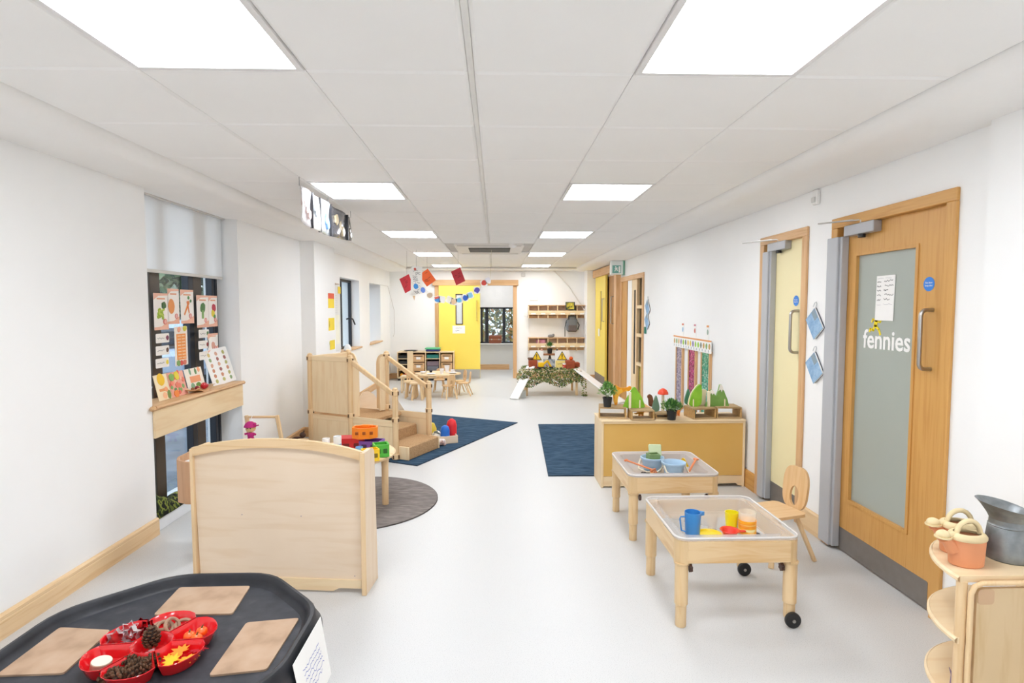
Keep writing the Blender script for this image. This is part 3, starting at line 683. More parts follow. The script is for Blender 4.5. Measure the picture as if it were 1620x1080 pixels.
def panel(x0, x1, y, z0, z1, name='panel', rail=.05):
    """framed plywood panel in local xz"""
    m = MB(); m.box(x0+.03, x1-.03, y-.006, y+.006, z0, z1, 0, .002); o = m.obj(name, bz, t)
    m = MB(); m.box(x0+.028, x1-.028, y-.010, y+.010, z1-rail, z1, 0, .004); m.obj('panel_rail', bx, o)
panel(-S_-T_, -S_, 0, HM+.03, H3-.03)
panel(-S_-T_, -S_, 0, .03, HM+.005)
panel(-S_, 0, 0, .03, HM+.02, rail=.07)
panel(-S_, 0, D, .03, HM+.0, rail=.07)
MB().box(-S_-T_-.006, -S_-T_+.006, .03, D-.03, .03, H3-.05, 0, .002).obj('side_panel', birch('z'), t)
MB().box(-S_-T_-.012, -S_-T_+.012, .03, D-.03, H3-.09, H3-.03, 0, .004).obj('panel_rail', by, t)
# back opening with round-topped wings
for xa, xb, s in ((-S_-T_+.02, -S_-T_+.13, 1), (-S_-.14, -S_-.02, -1)):
    r = .08; w_ = xb-xa
    if s > 0: poly = [(xa, HM), (xb, HM), (xb, H3-.16)]+[(xb-r+r*cos(a), H3-.16+.12*sin(a)) for a in [i*pi/2/6 for i in range(1, 7)]]+[(xa, H3-.04)]
    else: poly = [(xb, HM), (xb, H3-.04)]+[(xa+r-r*sin(a), H3-.16+.12*cos(a)) for a in [i*pi/2/6 for i in range(0, 7)]]+[(xa, HM)]
    MB().prism(poly, -.008, .008).obj('wing_panel', birch('y'), t, M=frame((0, D, 0), (1, 0, 0), (0, 0, 1)))
# wing behind the front upper post
poly = [(0, HM), (.10, HM), (.10, H3-.16)]+[(.04+.06*cos(a), H3-.16+.10*sin(a)) for a in [i*pi/2/6 for i in range(1, 7)]]+[(0, H3-.06)]
MB().prism(poly, -.008, .008).obj('wing_panel', birch('y'), t, M=frame((-S_, .03, 0), (0, 1, 0), (0, 0, 1)))
MB().prism(poly, -.008, .008).obj('wing_panel', birch('y'), t, M=frame((-S_, D-.03, 0), (0, -1, 0), (0, 0, 1)))
# arched low board across the back of the platform
poly = [(-S_-T_+.13, HM-.02), (-S_-.14, HM-.02)]+[(-S_-T_/2+.16*cos(a), HM+.06+.13*sin(a)) for a in [pi*i/12 for i in range(13)]]
MB().box(-S_-T_+.02, -S_+.0, .02, D-.02, HM-.045, HM-.015).box(-S_, -.36, .02, D-.02, HM-.045, HM-.015).obj('platform', TAN, t)
# steps, carpeted
for i, (xa, xb, z) in enumerate(((-.38, -.14, .255), (-.16, .14, .135))):
    m = MB(); m.box(xa, xb, .035, D-.035, z-.030, z, 0, .012); m.box(xb-.016, xb, .035, D-.035, 0 if i else .1, z-.015, 0, .004); m.obj('step', TAN, t)
MB().box(-.16, .145, .016, .034, 0, .130, 0, .002).obj('step_side', bz, t); MB().box(-.16, .145, D-.034, D-.016, 0, .130, 0, .002).obj('step_side', bz, t)
# handrails from the tower posts down to the newel posts
for y in (0, D):
    MB().beam((-S_+.02, y, H3-.075), (-.01, y, H2-.075), .030, .050, 0, .008).obj('handrail', beech('z'), t)
# slide behind
m = MB(); sx0, sx1 = -S_-T_+.13, -S_-.13
L = .92
m.add([(sx0, D+.02, HM-.02), (sx1, D+.02, HM-.02), (sx1, D+L, .04), (sx0, D+L, .04), (sx0, D+.02, HM-.04), (sx1, D+.02, HM-.04), (sx1, D+L, .02), (sx0, D+L, .02)], [(0, 1, 2, 3), (4, 7, 6, 5), (0, 3, 7, 4), (1, 5, 6, 2), (0, 4, 5, 1), (3, 2, 6, 7)]); m.obj('slide_bed', maple('y'), t)
for x in (sx0-.01, sx1+.01):
    poly = [(.02, HM-.06)]+[(.02+.0, HM+.06), (.10, HM+.145), (.20, HM+.15), (.30, HM+.10), (.50, .25), (L, .10), (L+.06, .06), (L+.06, .0), (L-.1, .0)]
    MB().prism(poly, -.008, .008).obj('slide_side', maple('x'), t, M=frame((x, D, 0), (0, 1, 0), (0, 0, 1)))

# ================================================================ WATER PLAY TABLES
def water_table(x, y, label, tray_mat, rz=0):
    t = thing('water_table', label, 'water table', (x, y, 0), rz); hx, hy = .300, .298; pw = .052; zt = .428
    q = plain('#DFC39A', .45)
    pm = pine('z'); post_ = None
    for sx in (-1, 1):
        for sy in (-1, 1):
            cx, cy = sx*(hx-pw), sy*(hy-pw); a0 = {(1, 1): 0, (-1, 1): 90, (-1, -1): 180, (1, -1): 270}[(sx, sy)]
            prof = [(cx-sx*.004, cy-sy*.004)]+[(cx+pw*cos(rad(a0+90*i/6)), cy+pw*sin(rad(a0+90*i/6))) for i in range(7)]
            lx, ly = sx*(hx-.034), sy*(hy-.034)
            m = MB(); m.prism(prof, .315, zt, 0, sm=True); m.lathe([(.034, .305), (.036, .308), (.036, .318)], 14, (lx, ly, 0)); m.obj('corner_block', wood('#DDBF93', '#D2B07E', 'z', .42, 20, 'corner_beech'), t)
            z0 = .0 if sx < 0 else .034
            m = MB(); m.lathe([(.025, .105), (.0315, .112), (.0315, .305), (.033, .316)], 14, (lx, ly, 0)); m.lathe([(.024, z0), (.026, z0+.004), (.026, .108)], 14, (lx, ly, 0)); lg = m.obj('leg', pm, t)
            kb = MB(); kx, ky = lx-sx*.0, ly
            if sx < 0: kp = V((lx+.036, ly, .285))
            else: kp = V((lx-.036, ly, .285))
            bb = kb.mark()
            star = [((.021 if i % 2 else .015)*cos(pi*i/6), (.021 if i % 2 else .015)*sin(pi*i/6)) for i in range(12)]
            kb.prism(star, 0, .014); kb.xf(frame(kp, (0, 1, 0), (0, 0, 1)) @ MX.Rotation(0, 4, 'X') if sx < 0 else frame(kp, (0, -1, 0), (0, 0, 1)), bb)
            kb.obj('adjusting_knob', plain('#4A3128', .45), lg)
            if sx > 0:
                w_ = MB(); b0 = w_.mark(); w_.lathe([(.0, -.011), (.026, -.011), (.0365, -.009), (.038, -.004), (.038, .004), (.0365, .009), (.026, .011), (0, .011)], 24)
                w_.xf(MX.Translation((lx, ly-.036, .038)) @ MX.Rotation(pi/2, 4, 'X'), b0); wo = w_.obj('caster_wheel', BLACK, lg)
                h = MB(); b0 = h.mark(); h.cyl((0, 0, 0), .008, .004, 12); h.xf(MX.Translation((lx, ly-.047, .038)) @ MX.Rotation(pi/2, 4, 'X'), b0); h.obj('hub', STEEL, wo)
    r_ = .012
    for s in (-1, 1):
        MB().box(-hx+pw, hx-pw, s*(hy-.009)-.011, s*(hy-.009)+.011-.002, .322, zt, 0, .002).obj('rail', pine('x'), t)
        MB().box(s*(hx-.009)-.010, s*(hx-.009)+.009, -hy+pw, hy-pw, .322, zt, 0, .002).obj('rail', pine('y'), t)
    # moulded tray: rim, sloping walls, floor
    m = MB(); k = 5
    prof = [(.004, .432), (.0, .438), (.004, .444), (-.012, .446), (-.040, .446), (-.052, .440), (-.060, .42), (-.074, .382), (-.095, .372)]
    loops = []
    for d_, z in prof:
        loops.append([(px_, py_, z) for px_, py_ in rrect(-hx-d_, hx+d_, -hy-d_, hy+d_, max(.03, .055+d_*.4), k)])
    n = len(loops[0]); vs = [p for l in loops for p in l]; fs = []
    for i in range(len(loops)-1):
        for j in range(n): fs.append((i*n+j, i*n+(j+1) % n, (i+1)*n+(j+1) % n, (i+1)*n+j))
    fs.append(tuple(range((len(loops)-1)*n, len(loops)*n))); m.add(vs, fs, 0, True); m.obj('tray', tray_mat, t, recalc=False)
    MB().tube([(p[0], p[1], .443) for p in rrect(-hx, hx, -hy, hy, .055, 5)], .0055, 6, 0, True).obj('tray_rim', plain('#D9D5D2', .25, name='rim_acrylic', spec=.7), t)
    return t
WT2 = (1.157, 2.872); WT1 = (1.172, 3.882)
water_table(*WT2, 'nearer wooden water table with clear tray, wheels on its right legs', ACRYL)
water_table(*WT1, 'further wooden sand table with greyish tray beside the mustard cabinet', ACRYL2)
FL = .3735
# toys in the near tray
t = thing('measuring_jug', 'translucent blue toy jug standing in the clear water tray', 'jug', (WT2[0]-.155, WT2[1]-.095, FL))
BLU = plain('#3F8CD0', .3, var=.03)
MB().lathe([(.034, 0), (.036, .004), (.041, .125), (.039, .125), (.034, .008), (0, .006)], 20).obj('body', BLU, t)
MB().prism([(.034, -.014), (.060, 0), (.034, .014)], .106, .125).obj('spout', BLU, t)
MB().tube([(-.034, 0, .10), (-.062, 0, .10), (-.066, 0, .09), (-.058, 0, .03), (-.032, 0, .02)], .004, 6).obj('handle', BLU, t)
t = thing('toy_scoop', 'flat yellow toy dish behind the red bowl in water tray', 'dish', (WT2[0]-.065, WT2[1]-.095, FL))
MB().lathe([(.0, 0), (.055, 0), (.062, .012), (.058, .012), (.052, .004), (0, .004)], 20).obj('dish', plain('#F2D21C', .35), t)
t = thing('toy_bowl', 'small red toy pan with short handle in water tray', 'bowl', (WT2[0]+.020, WT2[1]-.135, FL+.013))
RD = plain('#E5402A', .35)
MB().lathe([(.028, 0), (.040, .028), (.048, .031), (.046, .034), (.037, .030), (.025, .004), (0, .004)], 20).obj('bowl', RD, t)
MB().box(.044, .082, -.008, .008, .020, .028, 0, .003).obj('handle', RD, t)
t = thing('toy_beaker', 'tall yellow toy beaker behind the striped pot in water tray', 'beaker', (WT2[0]+.065, WT2[1]-.05, FL))
MB().lathe([(.026, 0), (.034, .105), (.032, .105), (.024, .005), (0, .005)], 18).obj('body', plain('#F0E020', .35), t)
t = thing('plastic_pot', 'clear pot with orange and yellow label in water tray', 'pot', (WT2[0]+.125, WT2[1]-.10, FL))
MB().lathe([(.040, 0), (.043, .004), (.043, .125), (.041, .125), (.041, .006), (0, .006)], 24).obj('pot_body', mixmat('clear_pot', .35, 'ShaderNodeBsdfPrincipled', Roughness=.1, Base_Color=(.9, .9, .8, 1)), t)
m = MB(); m.lathe([(.0438, .015), (.0438, .085)], 24); m.obj('label', noisemat('pot_label', [(.3, '#F7E9B0'), (.42, '#F6B52E'), (.55, '#F0932A'), (.7, '#F4E98C')], 12, .5, stretch=(.6, .6, 3)), t)
t = thing('pebble', 'dark pebble lying in the right of the clear tray', 'pebble', (WT2[0]+.175, WT2[1]-.105, FL+.007)); MB().ball((0, 0, 0), .014, sc=(1.2, 1, .6)).obj('stone', plain('#4A4038', .6), t)
# toys in the far tray
def bucket(x, y, label, rz):
    t = thing('toy_bucket', label, 'bucket', (x, y, FL), rz); mt = plain('#A9C4DA', .45, name='pale_blue_plastic', var=.01)
    MB().lathe([(.055, 0), (.058, .003), (.074, .085), (.084, .088), (.084, .100), (.078, .102), (.068, .09), (.053, .006), (0, .006)], 28).obj('body', mt, t)
    MB().tube([(-.083, 0, .085), (-.088, -.03, .05), (-.07, -.085, .025), (-.0, -.108, .016), (.07, -.085, .025), (.088, -.03, .05), (.083, 0, .085)], .0055, 8).obj('handle', plain('#E6DDC4', .5), t)
    return t
bucket(WT1[0]-.055, WT1[1]+.045, 'pale blue toy bucket holding green blocks in the sand tray', -.6)
bucket(WT1[0]+.055, WT1[1]-.092, 'nearer empty pale blue toy bucket in the sand tray', .4)
t = thing('toy_mould', 'olive green square mould in the pale blue bucket', 'mould', (WT1[0]-.055, WT1[1]+.025, FL+.075), .1)
MB().prism([(-.035, -.03), (.035, -.03), (.042, .03), (-.042, .03)], 0, .055, hole=[(-.028, -.024), (.028, -.024), (.034, .024), (-.034, .024)]).box(-.034, .034, -.028, .028, 0, .006).box(-.04, .04, -.032, -.028, 0, .052).obj('mould', plain('#7F9A63', .5), t)
t = thing('toy_mould', 'pale green mould leaning behind the olive one', 'mould', (WT1[0]-.025, WT1[1]+.08, FL+.095), -.1)
m = MB(); m.box(-.045, .045, -.012, .012, 0, .085, 0, .006); m.xf(MX.Rotation(-.35, 4, 'X')); m.obj('mould', plain('#CBD9B0', .5), t)
t = thing('toy_digger', 'black and yellow toy digger at the back of the sand tray', 'toy digger', (WT1[0]+.13, WT1[1]+.06, FL+.012), -.5)
YEL = plain('#F3C51E', .4); MB().box(-.035, .035, -.02, .02, .0, .026, 0, .006).box(-.03, .03, -.026, -.018, .0, .02, 0, .005).box(-.03, .03, .018, .026, .0, .02, 0, .005).obj('tracks', BLACK, t)
MB().box(-.02, .015, -.016, .016, .026, .055, 0, .005).obj('cab', BLACK, t)
MB().box(-.034, -.008, -.018, .018, .028, .050, 0, .004).beam((0, 0, .035), (.045, 0, .075), .012, .014).beam((.045, 0, .073), (.075, 0, .02), .012, .012).obj('boom', YEL, t)
t = thing('toy_spade', 'orange toy spade leaning against the right tray edge', 'toy spade', (WT1[0]+.15, WT1[1]-.10, FL+.016), .85)
ORG2 = plain('#D9804E', .45); MB().beam((0, 0, 0), (.15, 0, .075), .016, .010, 0, .004).obj('shaft', ORG2, t); MB().beam((-.05, 0, -.012), (.005, 0, .005), .042, .008, 0, .003).obj('blade', ORG2, t); MB().beam((.148, -.02, .074), (.148, .02, .074), .016, .014, 0, .004).obj('grip', ORG2, t)
t = thing('toy_rake', 'orange toy rake lying in the left of sand tray', 'toy rake', (WT1[0]-.155, WT1[1]-.03, FL+.045), -.75)
MB().beam((-.12, 0, .03), (.09, 0, 0), .015, .010, 0, .004).obj('shaft', ORG2, t)
m = MB(); m.beam((.09, -.035, 0), (.09, .035, 0), .012, .012, 0, .003)
for y in (-.03, -.01, .01, .03): m.beam((.09, y, 0), (.105, y, -.03), .007, .006)
m.obj('rake_head', ORG2, t); MB().beam((-.12, -.016, .03), (-.12, .016, .03), .02, .014, 0, .004).obj('grip', ORG2, t)
def vehicle(x, y, z, rz, col, label, s=1):
    t = thing('toy_car', label, 'toy car', (x, y, z), rz)
    MB().box(-.026*s, .026*s, -.013*s, .013*s, .006*s, .02*s, 0, .003*s).box(-.016*s, .010*s, -.011*s, .011*s, .018*s, .031*s, 0, .004*s).obj('body', plain(col, .4), t)
    for sx in (-.016*s, .016*s):
        for sy in (-.0135*s, .0135*s):
            m = MB(); b0 = m.mark(); m.cyl((0, 0, -.003*s), .0075*s, .006*s, 12); m.xf(MX.Translation((sx, sy, .0075*s)) @ MX.Rotation(pi/2, 4, 'X'), b0); m.obj('wheel', BLACK, t)
    return t
vehicle(WT1[0]+.165, WT1[1]-.15, FL+.002, .5, '#D8B23A', 'tiny yellow toy car in the right near corner of sand tray', 1.1)
vehicle(WT1[0]-.10, WT1[1]-.125, FL, -.2, '#EBA41C', 'tiny amber toy car in the left near corner of sand tray', 1.1)
t = thing('sand_heap', 'small heap of dark gravel in the left of sand tray', 'gravel', (WT1[0]-.10, WT1[1]-.04, FL))
m = MB()
for i in range(60):
    a = random.uniform(0, 2*pi); r = random.uniform(0, .055); m.ball((r*cos(a), r*sin(a)*.8, .004+.012*(1-r/.055)), random.uniform(.004, .007), 6, 4)
stuff(m.obj('gravel', plain('#4F4742', .8), t))

# ================================================================ CHILD CHAIR by the doors
def child_chair(name, label, loc, rz, sh=.30, W=.26, Dp=.25, H=.555, group=None, mat=None):
    t = thing(name, label, 'chair', loc, rz, group); mt = mat or oakpale; hw = W/2
    m = MB(); m.prism(rrect(-hw, hw, -Dp*.62, Dp*.42, .035, 5), sh-.018, sh); m.obj('seat', wood('#E6C294', '#DCB380', 'y', .42, 26, 'chair_ply'), t)
    o = []; k = 32
    for i in range(k):
        a = 2*pi*i/k; c_, s_ = cos(a), sin(a)
        x = .096*math.copysign(abs(c_)**.62, c_)*(1.0-.15*max(0, -s_)); z = (H+sh)/2-.006+((H-sh)/2+.006)*math.copysign(abs(s_)**(.72 if s_ > 0 else .5), s_); o.append((x, z))
    inn = [(.034*cos(2*pi*i/k), sh+.072+.062*sin(2*pi*i/k)) for i in range(k)]
    m = MB(); m.prism(o, -.008, .008, 0, hole=inn); bb = m.mark()
    m.obj('backrest', wood('#E3BE8E', '#DAB07C', 'y', .42, 26, 'chair_back_ply'), t, M=frame((0, Dp*.42-.012, 0), (1, 0, 0), (0, math.sin(.10), cos(.10))))
    for sx in (-1, 1):
        MB().beam((sx*(hw-.045), -Dp*.62+.05, sh-.016), (sx*(hw-.005), -Dp*.62-.0, 0), .030, .022, 0, .004).obj('leg', beech('z'), t)
        MB().beam((sx*(hw-.045), Dp*.42-.05, sh-.016), (sx*(hw-.005), Dp*.42+.065, 0), .030, .022, 0, .004).obj('leg', beech('z'), t)
    return t
CH = child_chair('child_chair', 'small wooden chair with keyhole backrest beside the near water table', (1.735, 3.345, 0), rad(-74))

# ================================================================ MUSTARD-BACKED CABINET
t = thing('storage_cabinet', 'low cabinet with mustard yellow back beneath the wooden toys', 'cabinet', (1.515, 4.86, 0))
hw = .61; y0, y1 = -.17, .17; H = .585
MUST = noisemat('mustard_laminate', [(.3, '#D9AD5E'), (.7, '#DDB366')], 3, .5)
MB().box(-hw+.009, hw-.009, y0+.006, y0+.012, .10, H-.018).obj('back_panel', MUST, t)
for s in (-1, 1):
    m = MB(); m.box(s*hw-.010, s*hw+.010, y0, y1, 0, H-.018, 0, .003); m.obj('side_panel', birch('z'), t)
MB().box(-hw-.014, hw+.014, y0-.006, y1+.006, H-.018, H, 0, .005).obj('cabinet_top', birch('x'), t)
MB().box(-hw+.01, hw-.01, y0-.002, y0+.014, H-.032, H-.018, 0, .002).obj('top_rail', birch('x'), t)
m = MB(); m.prism([(-hw+.01, .012), (.36, .012), (.40, .028), (hw-.06, .032), (hw-.045, .012), (hw-.01, .012), (hw-.01, .095), (-hw+.01, .095)], -.012, .0); m.obj('plinth_rail', birch('x'), t, M=frame((0, y0+.004, 0), (1, 0, 0), (0, 0, 1)))
MB().box(-hw+.01, hw-.01, y0+.012, y1, .055, .07).obj('shelf', birch('x'), t); MB().box(-hw+.01, hw-.01, y0+.012, y1, .32, .335).obj('shelf', birch('x'), t)
CZ = H
# open wooden crates on top
def crate(x, y, w, d, h, rz, label):
    t = thing('wooden_riser', label, 'wooden riser', (x, y, CZ), rz, None); th = .012; dm = driftwood('x')
    MB().box(-w/2, w/2, -d/2, d/2, h-th, h, 0, .002).obj('top_board', dm, t); MB().box(-w/2, w/2, -d/2, d/2, 0, th, 0, .002).obj('base_board', dm, t)
    for s in (-1, 1): MB().box(s*(w/2-th/2)-th/2, s*(w/2-th/2)+th/2, -d/2+.001, d/2-.001, th, h-th).obj('end_board', wood('#C09A62', '#A67F4A', 'x', .6, 20, 'riser_end'), t)
RH = .095
crate(1.02, 4.86, .235, .20, RH, -.18, 'weathered wooden riser under the left potted plant on cabinet')
crate(1.245, 4.75, .20, .14, RH-.01, .0, 'weathered wooden riser under the green hill, second from left')
crate(1.775, 4.80, .205, .19, RH, .12, 'weathered wooden riser under the leaf shaped toy')
crate(2.01, 4.82, .215, .19, RH+.004, -.05, 'weathered wooden riser at the wall end of the cabinet')
crate(1.435, 4.80, .13, .12, .045, .0, 'low weathered wooden block behind the second plant pot')

def leafplant(name, x, y, z, pr, ph, fr, fh, label, nleaf=420, lw=.016, ll=.034, droop=.3, cols=('#6F9F4C', '#92BE68', '#4F7F3A')):
    t = thing(name, label, 'potted plant', (x, y, z))
    MB().lathe([(pr*.78, 0), (pr*.8, .003), (pr, ph-.012), (pr*1.06, ph-.012), (pr*1.06, ph), (pr*.95, ph), (pr*.9, ph-.02), (0, ph-.02)], 18).obj('pot', plain('#202224', .45), t)
    m = MB()
    for i in range(nleaf):
        a = random.uniform(0, 2*pi); e = random.uniform(-droop, pi/2); r = fr*random.uniform(.35, 1)
        p = V((r*cos(a)*cos(e), r*sin(a)*cos(e), ph+fh*.32+fh*.62*sin(e)*random.uniform(.5, 1)))
        d = (p-V((0, 0, ph-.02))).normalized()+V([random.uniform(-.5, .5) for _ in range(3)]); d.normalize()
        s = d.cross(V((0, 0, 1))+V([random.uniform(-.4, .4) for _ in range(3)])).normalized()
        l = ll*random.uniform(.7, 1.2); w_ = lw*random.uniform(.7, 1.2)
        m.add([p-d*l/2, p+s*w_/2, p+d*l/2+V((0, 0, -.004)), p-s*w_/2], [(0, 1, 2, 3)], random.choice((0, 0, 1, 2)))
    stuff(m.obj('foliage', [plain(c, .5, var=0) for c in cols], t, recalc=False))
    m = MB()
    for i in range(9):
        a = 2*pi*i/9; m.tube([(0, 0, ph-.02), (fr*.3*cos(a), fr*.3*sin(a), ph+fh*.3), (fr*.6*cos(a), fr*.6*sin(a), ph+fh*.5)], .0012, 4)
    stuff(m.obj('stems', plain('#4F6B34', .6), t)); return t
leafplant('potted_plant', .965, 4.80, CZ+RH+.001, .040, .085, .088, .145, 'bushy small leaved green plant in black pot at the left cabinet end')
leafplant('potted_plant', 1.495, 4.695, CZ+.001, .043, .085, .092, .10, 'spreading green plant in black pot at the middle front of cabinet', 520, .011, .040, .55, ('#4E8A3E', '#82B05C', '#3A6A32'))
def cutout(name, poly, th, x, y, z, rz, mat, label, extra=None, edge=True, cat='wooden toy'):
    t = thing(name, label, cat, (x, y, z), rz)
    MB().prism(poly, -th/2, th/2).obj('shape', mat, t, M=frame((0, 0, 0), (1, 0, 0), (0, 0, 1)))
    if extra: 
        for nm, pl, mt in extra: MB().prism(pl, th/2, th/2+.0015).obj(nm, mt, t, M=frame((0, 0, 0), (1, 0, 0), (0, 0, 1)))
    return t
pale = plain('#EDE0C4', .55, name='pale_timber')
GR = noisemat('green_stain', [(.3, '#76AE2C'), (.7, '#8EC23C')], 14, .5, stretch=(1, 1, 5)); GR2 = noisemat('olive_stain', [(.3, '#6F9A4A'), (.7, '#80A858')], 14, .5)
def smooth(pts, it=2):
    for _ in range(it):
        q = []
        for i in range(len(pts)):
            a, b = pts[i], pts[(i+1) % len(pts)]; q += [(a[0]*.75+b[0]*.25, a[1]*.75+b[1]*.25), (a[0]*.25+b[0]*.75, a[1]*.25+b[1]*.75)]
        pts = q
    return pts
hill = smooth([(-.098, 0), (.098, 0), (.095, .02), (.07, .09), (.05, .12), (.01, .185), (-.012, .18), (-.035, .13), (-.055, .10), (-.09, .02)])
t = cutout('wooden_hill', hill, .022, 1.195, 4.80, CZ+RH-.009, 0, GR, 'bright green wooden hill shape standing on the left risers', [('slot', [(.045, .0), (.056, .0), (.056, .065), (.050, .072), (.045, .065)], pale)])
MB().box(-.048, -.028, -.03, .006, 0, .14, 0, .004).obj('support', pale, t)
gir = smooth([(.0, 0), (.028, 0), (.030, .06), (.045, .10), (.10, .125), (.13, .12), (.155, .15), (.14, .172), (.115, .155), (.06, .15), (.03, .165), (.012, .185), (-.012, .165), (-.012, .09)], 2)
cutout('wooden_giraffe', gir, .02, 1.045, 4.90, CZ+RH, 0, noisemat('giraffe_stain', [(.45, '#F6B844'), (.5, '#EE9A2A')], 30, .5, tex='v', const=True), 'orange yellow wooden giraffe behind the left potted plant')
sq = smooth([(.0, 0), (.075, 0), (.06, .025), (.035, .05), (.030, .09), (.012, .112), (-.010, .105), (-.018, .085), (-.006, .07), (-.004, .03)], 2)
cutout('wooden_bird', sq, .02, 1.345, 4.86, CZ+.085, 0, wood('#7A4A30', '#5E3622', 'z', .5, 20, 'dark_stain'), 'dark brown wooden bird shape right of the green hill')
t = thing('wooden_mushroom', 'wooden mushroom with red orange cap on cabinet', 'wooden toy', (1.468, 4.86, CZ))
MB().lathe([(.016, 0), (.013, .17), (.012, .20)], 12).obj('stem', pale, t)
MB().lathe([(.046, .195), (.045, .21), (.032, .232), (.012, .245), (0, .247)], 18).obj('cap', plain('#E2431E', .45), t)
pt = smooth([(-.022, 0), (.022, 0), (.034, .03), (.022, .08), (.004, .14), (-.004, .14), (-.02, .09), (-.034, .03)])
cutout('wooden_tree', pt, .02, 1.40, 4.84, CZ+.046, .1, plain('#6F8F78', .5), 'grey green wooden fir tree behind the middle plant')
cutout('wooden_tree', pt, .02, 1.705, 4.90, CZ+RH+.0, 0, plain('#3F7A58', .5), 'dark green wooden fir left of the leaf shaped toy')
lf = smooth([(-.055, 0), (.05, 0), (.055, .10), (.052, .17), (.040, .20), (.01, .175), (-.03, .12), (-.05, .05)])
t = cutout('wooden_leaf', lf, .022, 1.735, 4.80, CZ+RH, 0, GR, 'green wooden leaf shape with pale edge on the third riser', [('slot', [(-.026, .0), (-.016, .0), (-.016, .06), (-.021, .068), (-.026, .06)], pale)])
MB().prism([(x*1.05-.006, z*1.02) for x, z in lf], -.006, .006).obj('pale_edge', pale, t, M=frame((0, .012, 0), (1, 0, 0), (0, 0, 1)))
cutout('wooden_cutout', smooth([(-.035, 0), (.030, 0), (.032, .10), (.042, .14), (-.030, .145), (-.028, .07)], 1), .022, 1.815, 4.86, CZ+RH, 0, pale, 'pale unpainted wooden trunk shape between leaf and mountains')
mt_ = [(-.105, 0), (.105, 0), (.09, .06), (.068, .11), (.05, .16), (.038, .19), (.020, .19), (.008, .14), (-.01, .09), (-.02, .10), (-.035, .135), (-.05, .15), (-.064, .14), (-.072, .07), (-.095, .03)]
t = cutout('wooden_mountains', mt_, .022, 1.925, 4.80, CZ+RH, 0, GR2, 'green wooden mountain shape with white snow tops near the wall',
       [('snow_cap', [(.020, .19), (.038, .19), (.050, .16), (.058, .135), (.045, .15), (.036, .125), (.025, .15), (.008, .135)], plain('#F1EEE6', .5)), ('snow_cap', [(-.064, .14), (-.05, .15), (-.035, .135), (-.02, .10), (-.034, .115), (-.046, .10), (-.056, .12), (-.070, .095)], plain('#F1EEE6', .5)),
        ('slot', [(.06, .0), (.070, .0), (.070, .06), (.065, .068), (.06, .06)], pale)])
MB().box(-.088, -.068, -.03, .006, 0, .135, 0, .004).obj('support', pale, t)
for i, (x, y, c, l) in enumerate(((1.275, 4.86, '#E2A33A', 'amber toy dinosaur behind the second riser on the cabinet'), (1.755, 4.9, '#3F9C8C', 'teal toy dinosaur seen through the third riser'), (1.60, 4.87, '#E08A45', 'orange toy dinosaur right of the middle plant pot'))):
    t = thing('toy_dinosaur', l, 'toy dinosaur', (x, y, CZ+(.012 if i == 1 else 0)), .3); mt = plain(c, .5)
    MB().ball((0, 0, .035), .02, sc=(1.6, .8, .9)).tube([(.02, 0, .04), (.04, 0, .06), (.052, 0, .062)], [.011, .008, .007], 8).tube([(-.025, 0, .035), (-.05, 0, .025), (-.07, 0, .03)], [.012, .007, .002], 8).obj('body', mt, t)
    for sx in (-.015, .015):
        for sy in (-.009, .009): MB().tube([(sx, sy, .03), (sx, sy, 0)], .006, 6).obj('leg', mt, t)

# ================================================================ BLACK ACTIVITY TRAY (foreground left)
CXT, CYT, ZT = -1.093, 1.775, .47
t = thing('activity_tray', 'large black octagonal tray on a blue stand in the left foreground', 'tray', (CXT, CYT, 0))
def octo(r, c=.030, k=4):
    """octagon, apothem r, with rounded corners"""
    R = r/cos(pi/8); p = []
    for i in range(8):
        a = pi/8+i*pi/4; V0 = V((R*cos(a), R*sin(a))); 
        A_ = V((R*cos(a-pi/4), R*sin(a-pi/4))); B2 = V((R*cos(a+pi/4), R*sin(a+pi/4)))
        q0 = V0+(A_-V0).normalized()*c; q2 = V0+(B2-V0).normalized()*c
        for j in range(k+1):
            s = j/k; q = q0*(1-s)**2+V0*2*s*(1-s)+q2*s*s; p.append((q.x, q.y))
    return p
rings = [(.452, .375), (.484, .398), (.482, .425), (.466, .452), (.463, .465), (.458, .4705), (.448, .4715), (.441, .466), (.436, .452), (.430, .438), (.420, .432)]
m = MB(); loops = [[(x, y, z) for x, y in octo(r, .085+(.480-r)*.2)] for r, z in rings]; n = len(loops[0]); vs = [p for l in loops for p in l]; fs = []
for i in range(len(loops)-1):
    for j in range(n): fs.append((i*n+j, i*n+(j+1) % n, (i+1)*n+(j+1) % n, (i+1)*n+j))
m.add(vs, fs, 0, True); m.obj('tray_rim', RUBBER2, t)
m = MB(); m.prism(octo(.422, .08), .420, .432); m.obj('tray_base', RUBBER, t)
bl = plain('#2458C0', .45)
m = MB()
for a in range(4):
    for s in (-1, 1):
        b0 = m.mark(); m.box(.41, .44, s*.13-.015, s*.13+.015, 0, .39, 0, .004); m.rot(b0, a*pi/2)
m.obj('stand_leg', bl, t)
m = MB()
for a in range(4): b0 = m.mark(); m.box(.425, .44, -.20, .20, .05, .375, 0, .004); m.rot(b0, a*pi/2)
m.obj('stand_side', bl, t)
TF = .4325
t = thing('instruction_sheet', 'white sheet with blue handwriting hung from right rim of black tray', 'notice', M=frame((-.5945, 1.775, .362), (0, 1, 0), (-.17, 0, .98)))
MB().prism([(-.13, -.10), (.125, -.10), (.132, .105), (-.135, .105)], 0, .0012).obj('paper', PAPER, t)
m = MB()
for i in range(6): scribble(m, -.08+.004*i, .045-.017*i, .15-.03*(i == 5), .010, 20, .0018, 0, .0018)
m.obj('handwriting', plain('#3A53B4', .7), t)
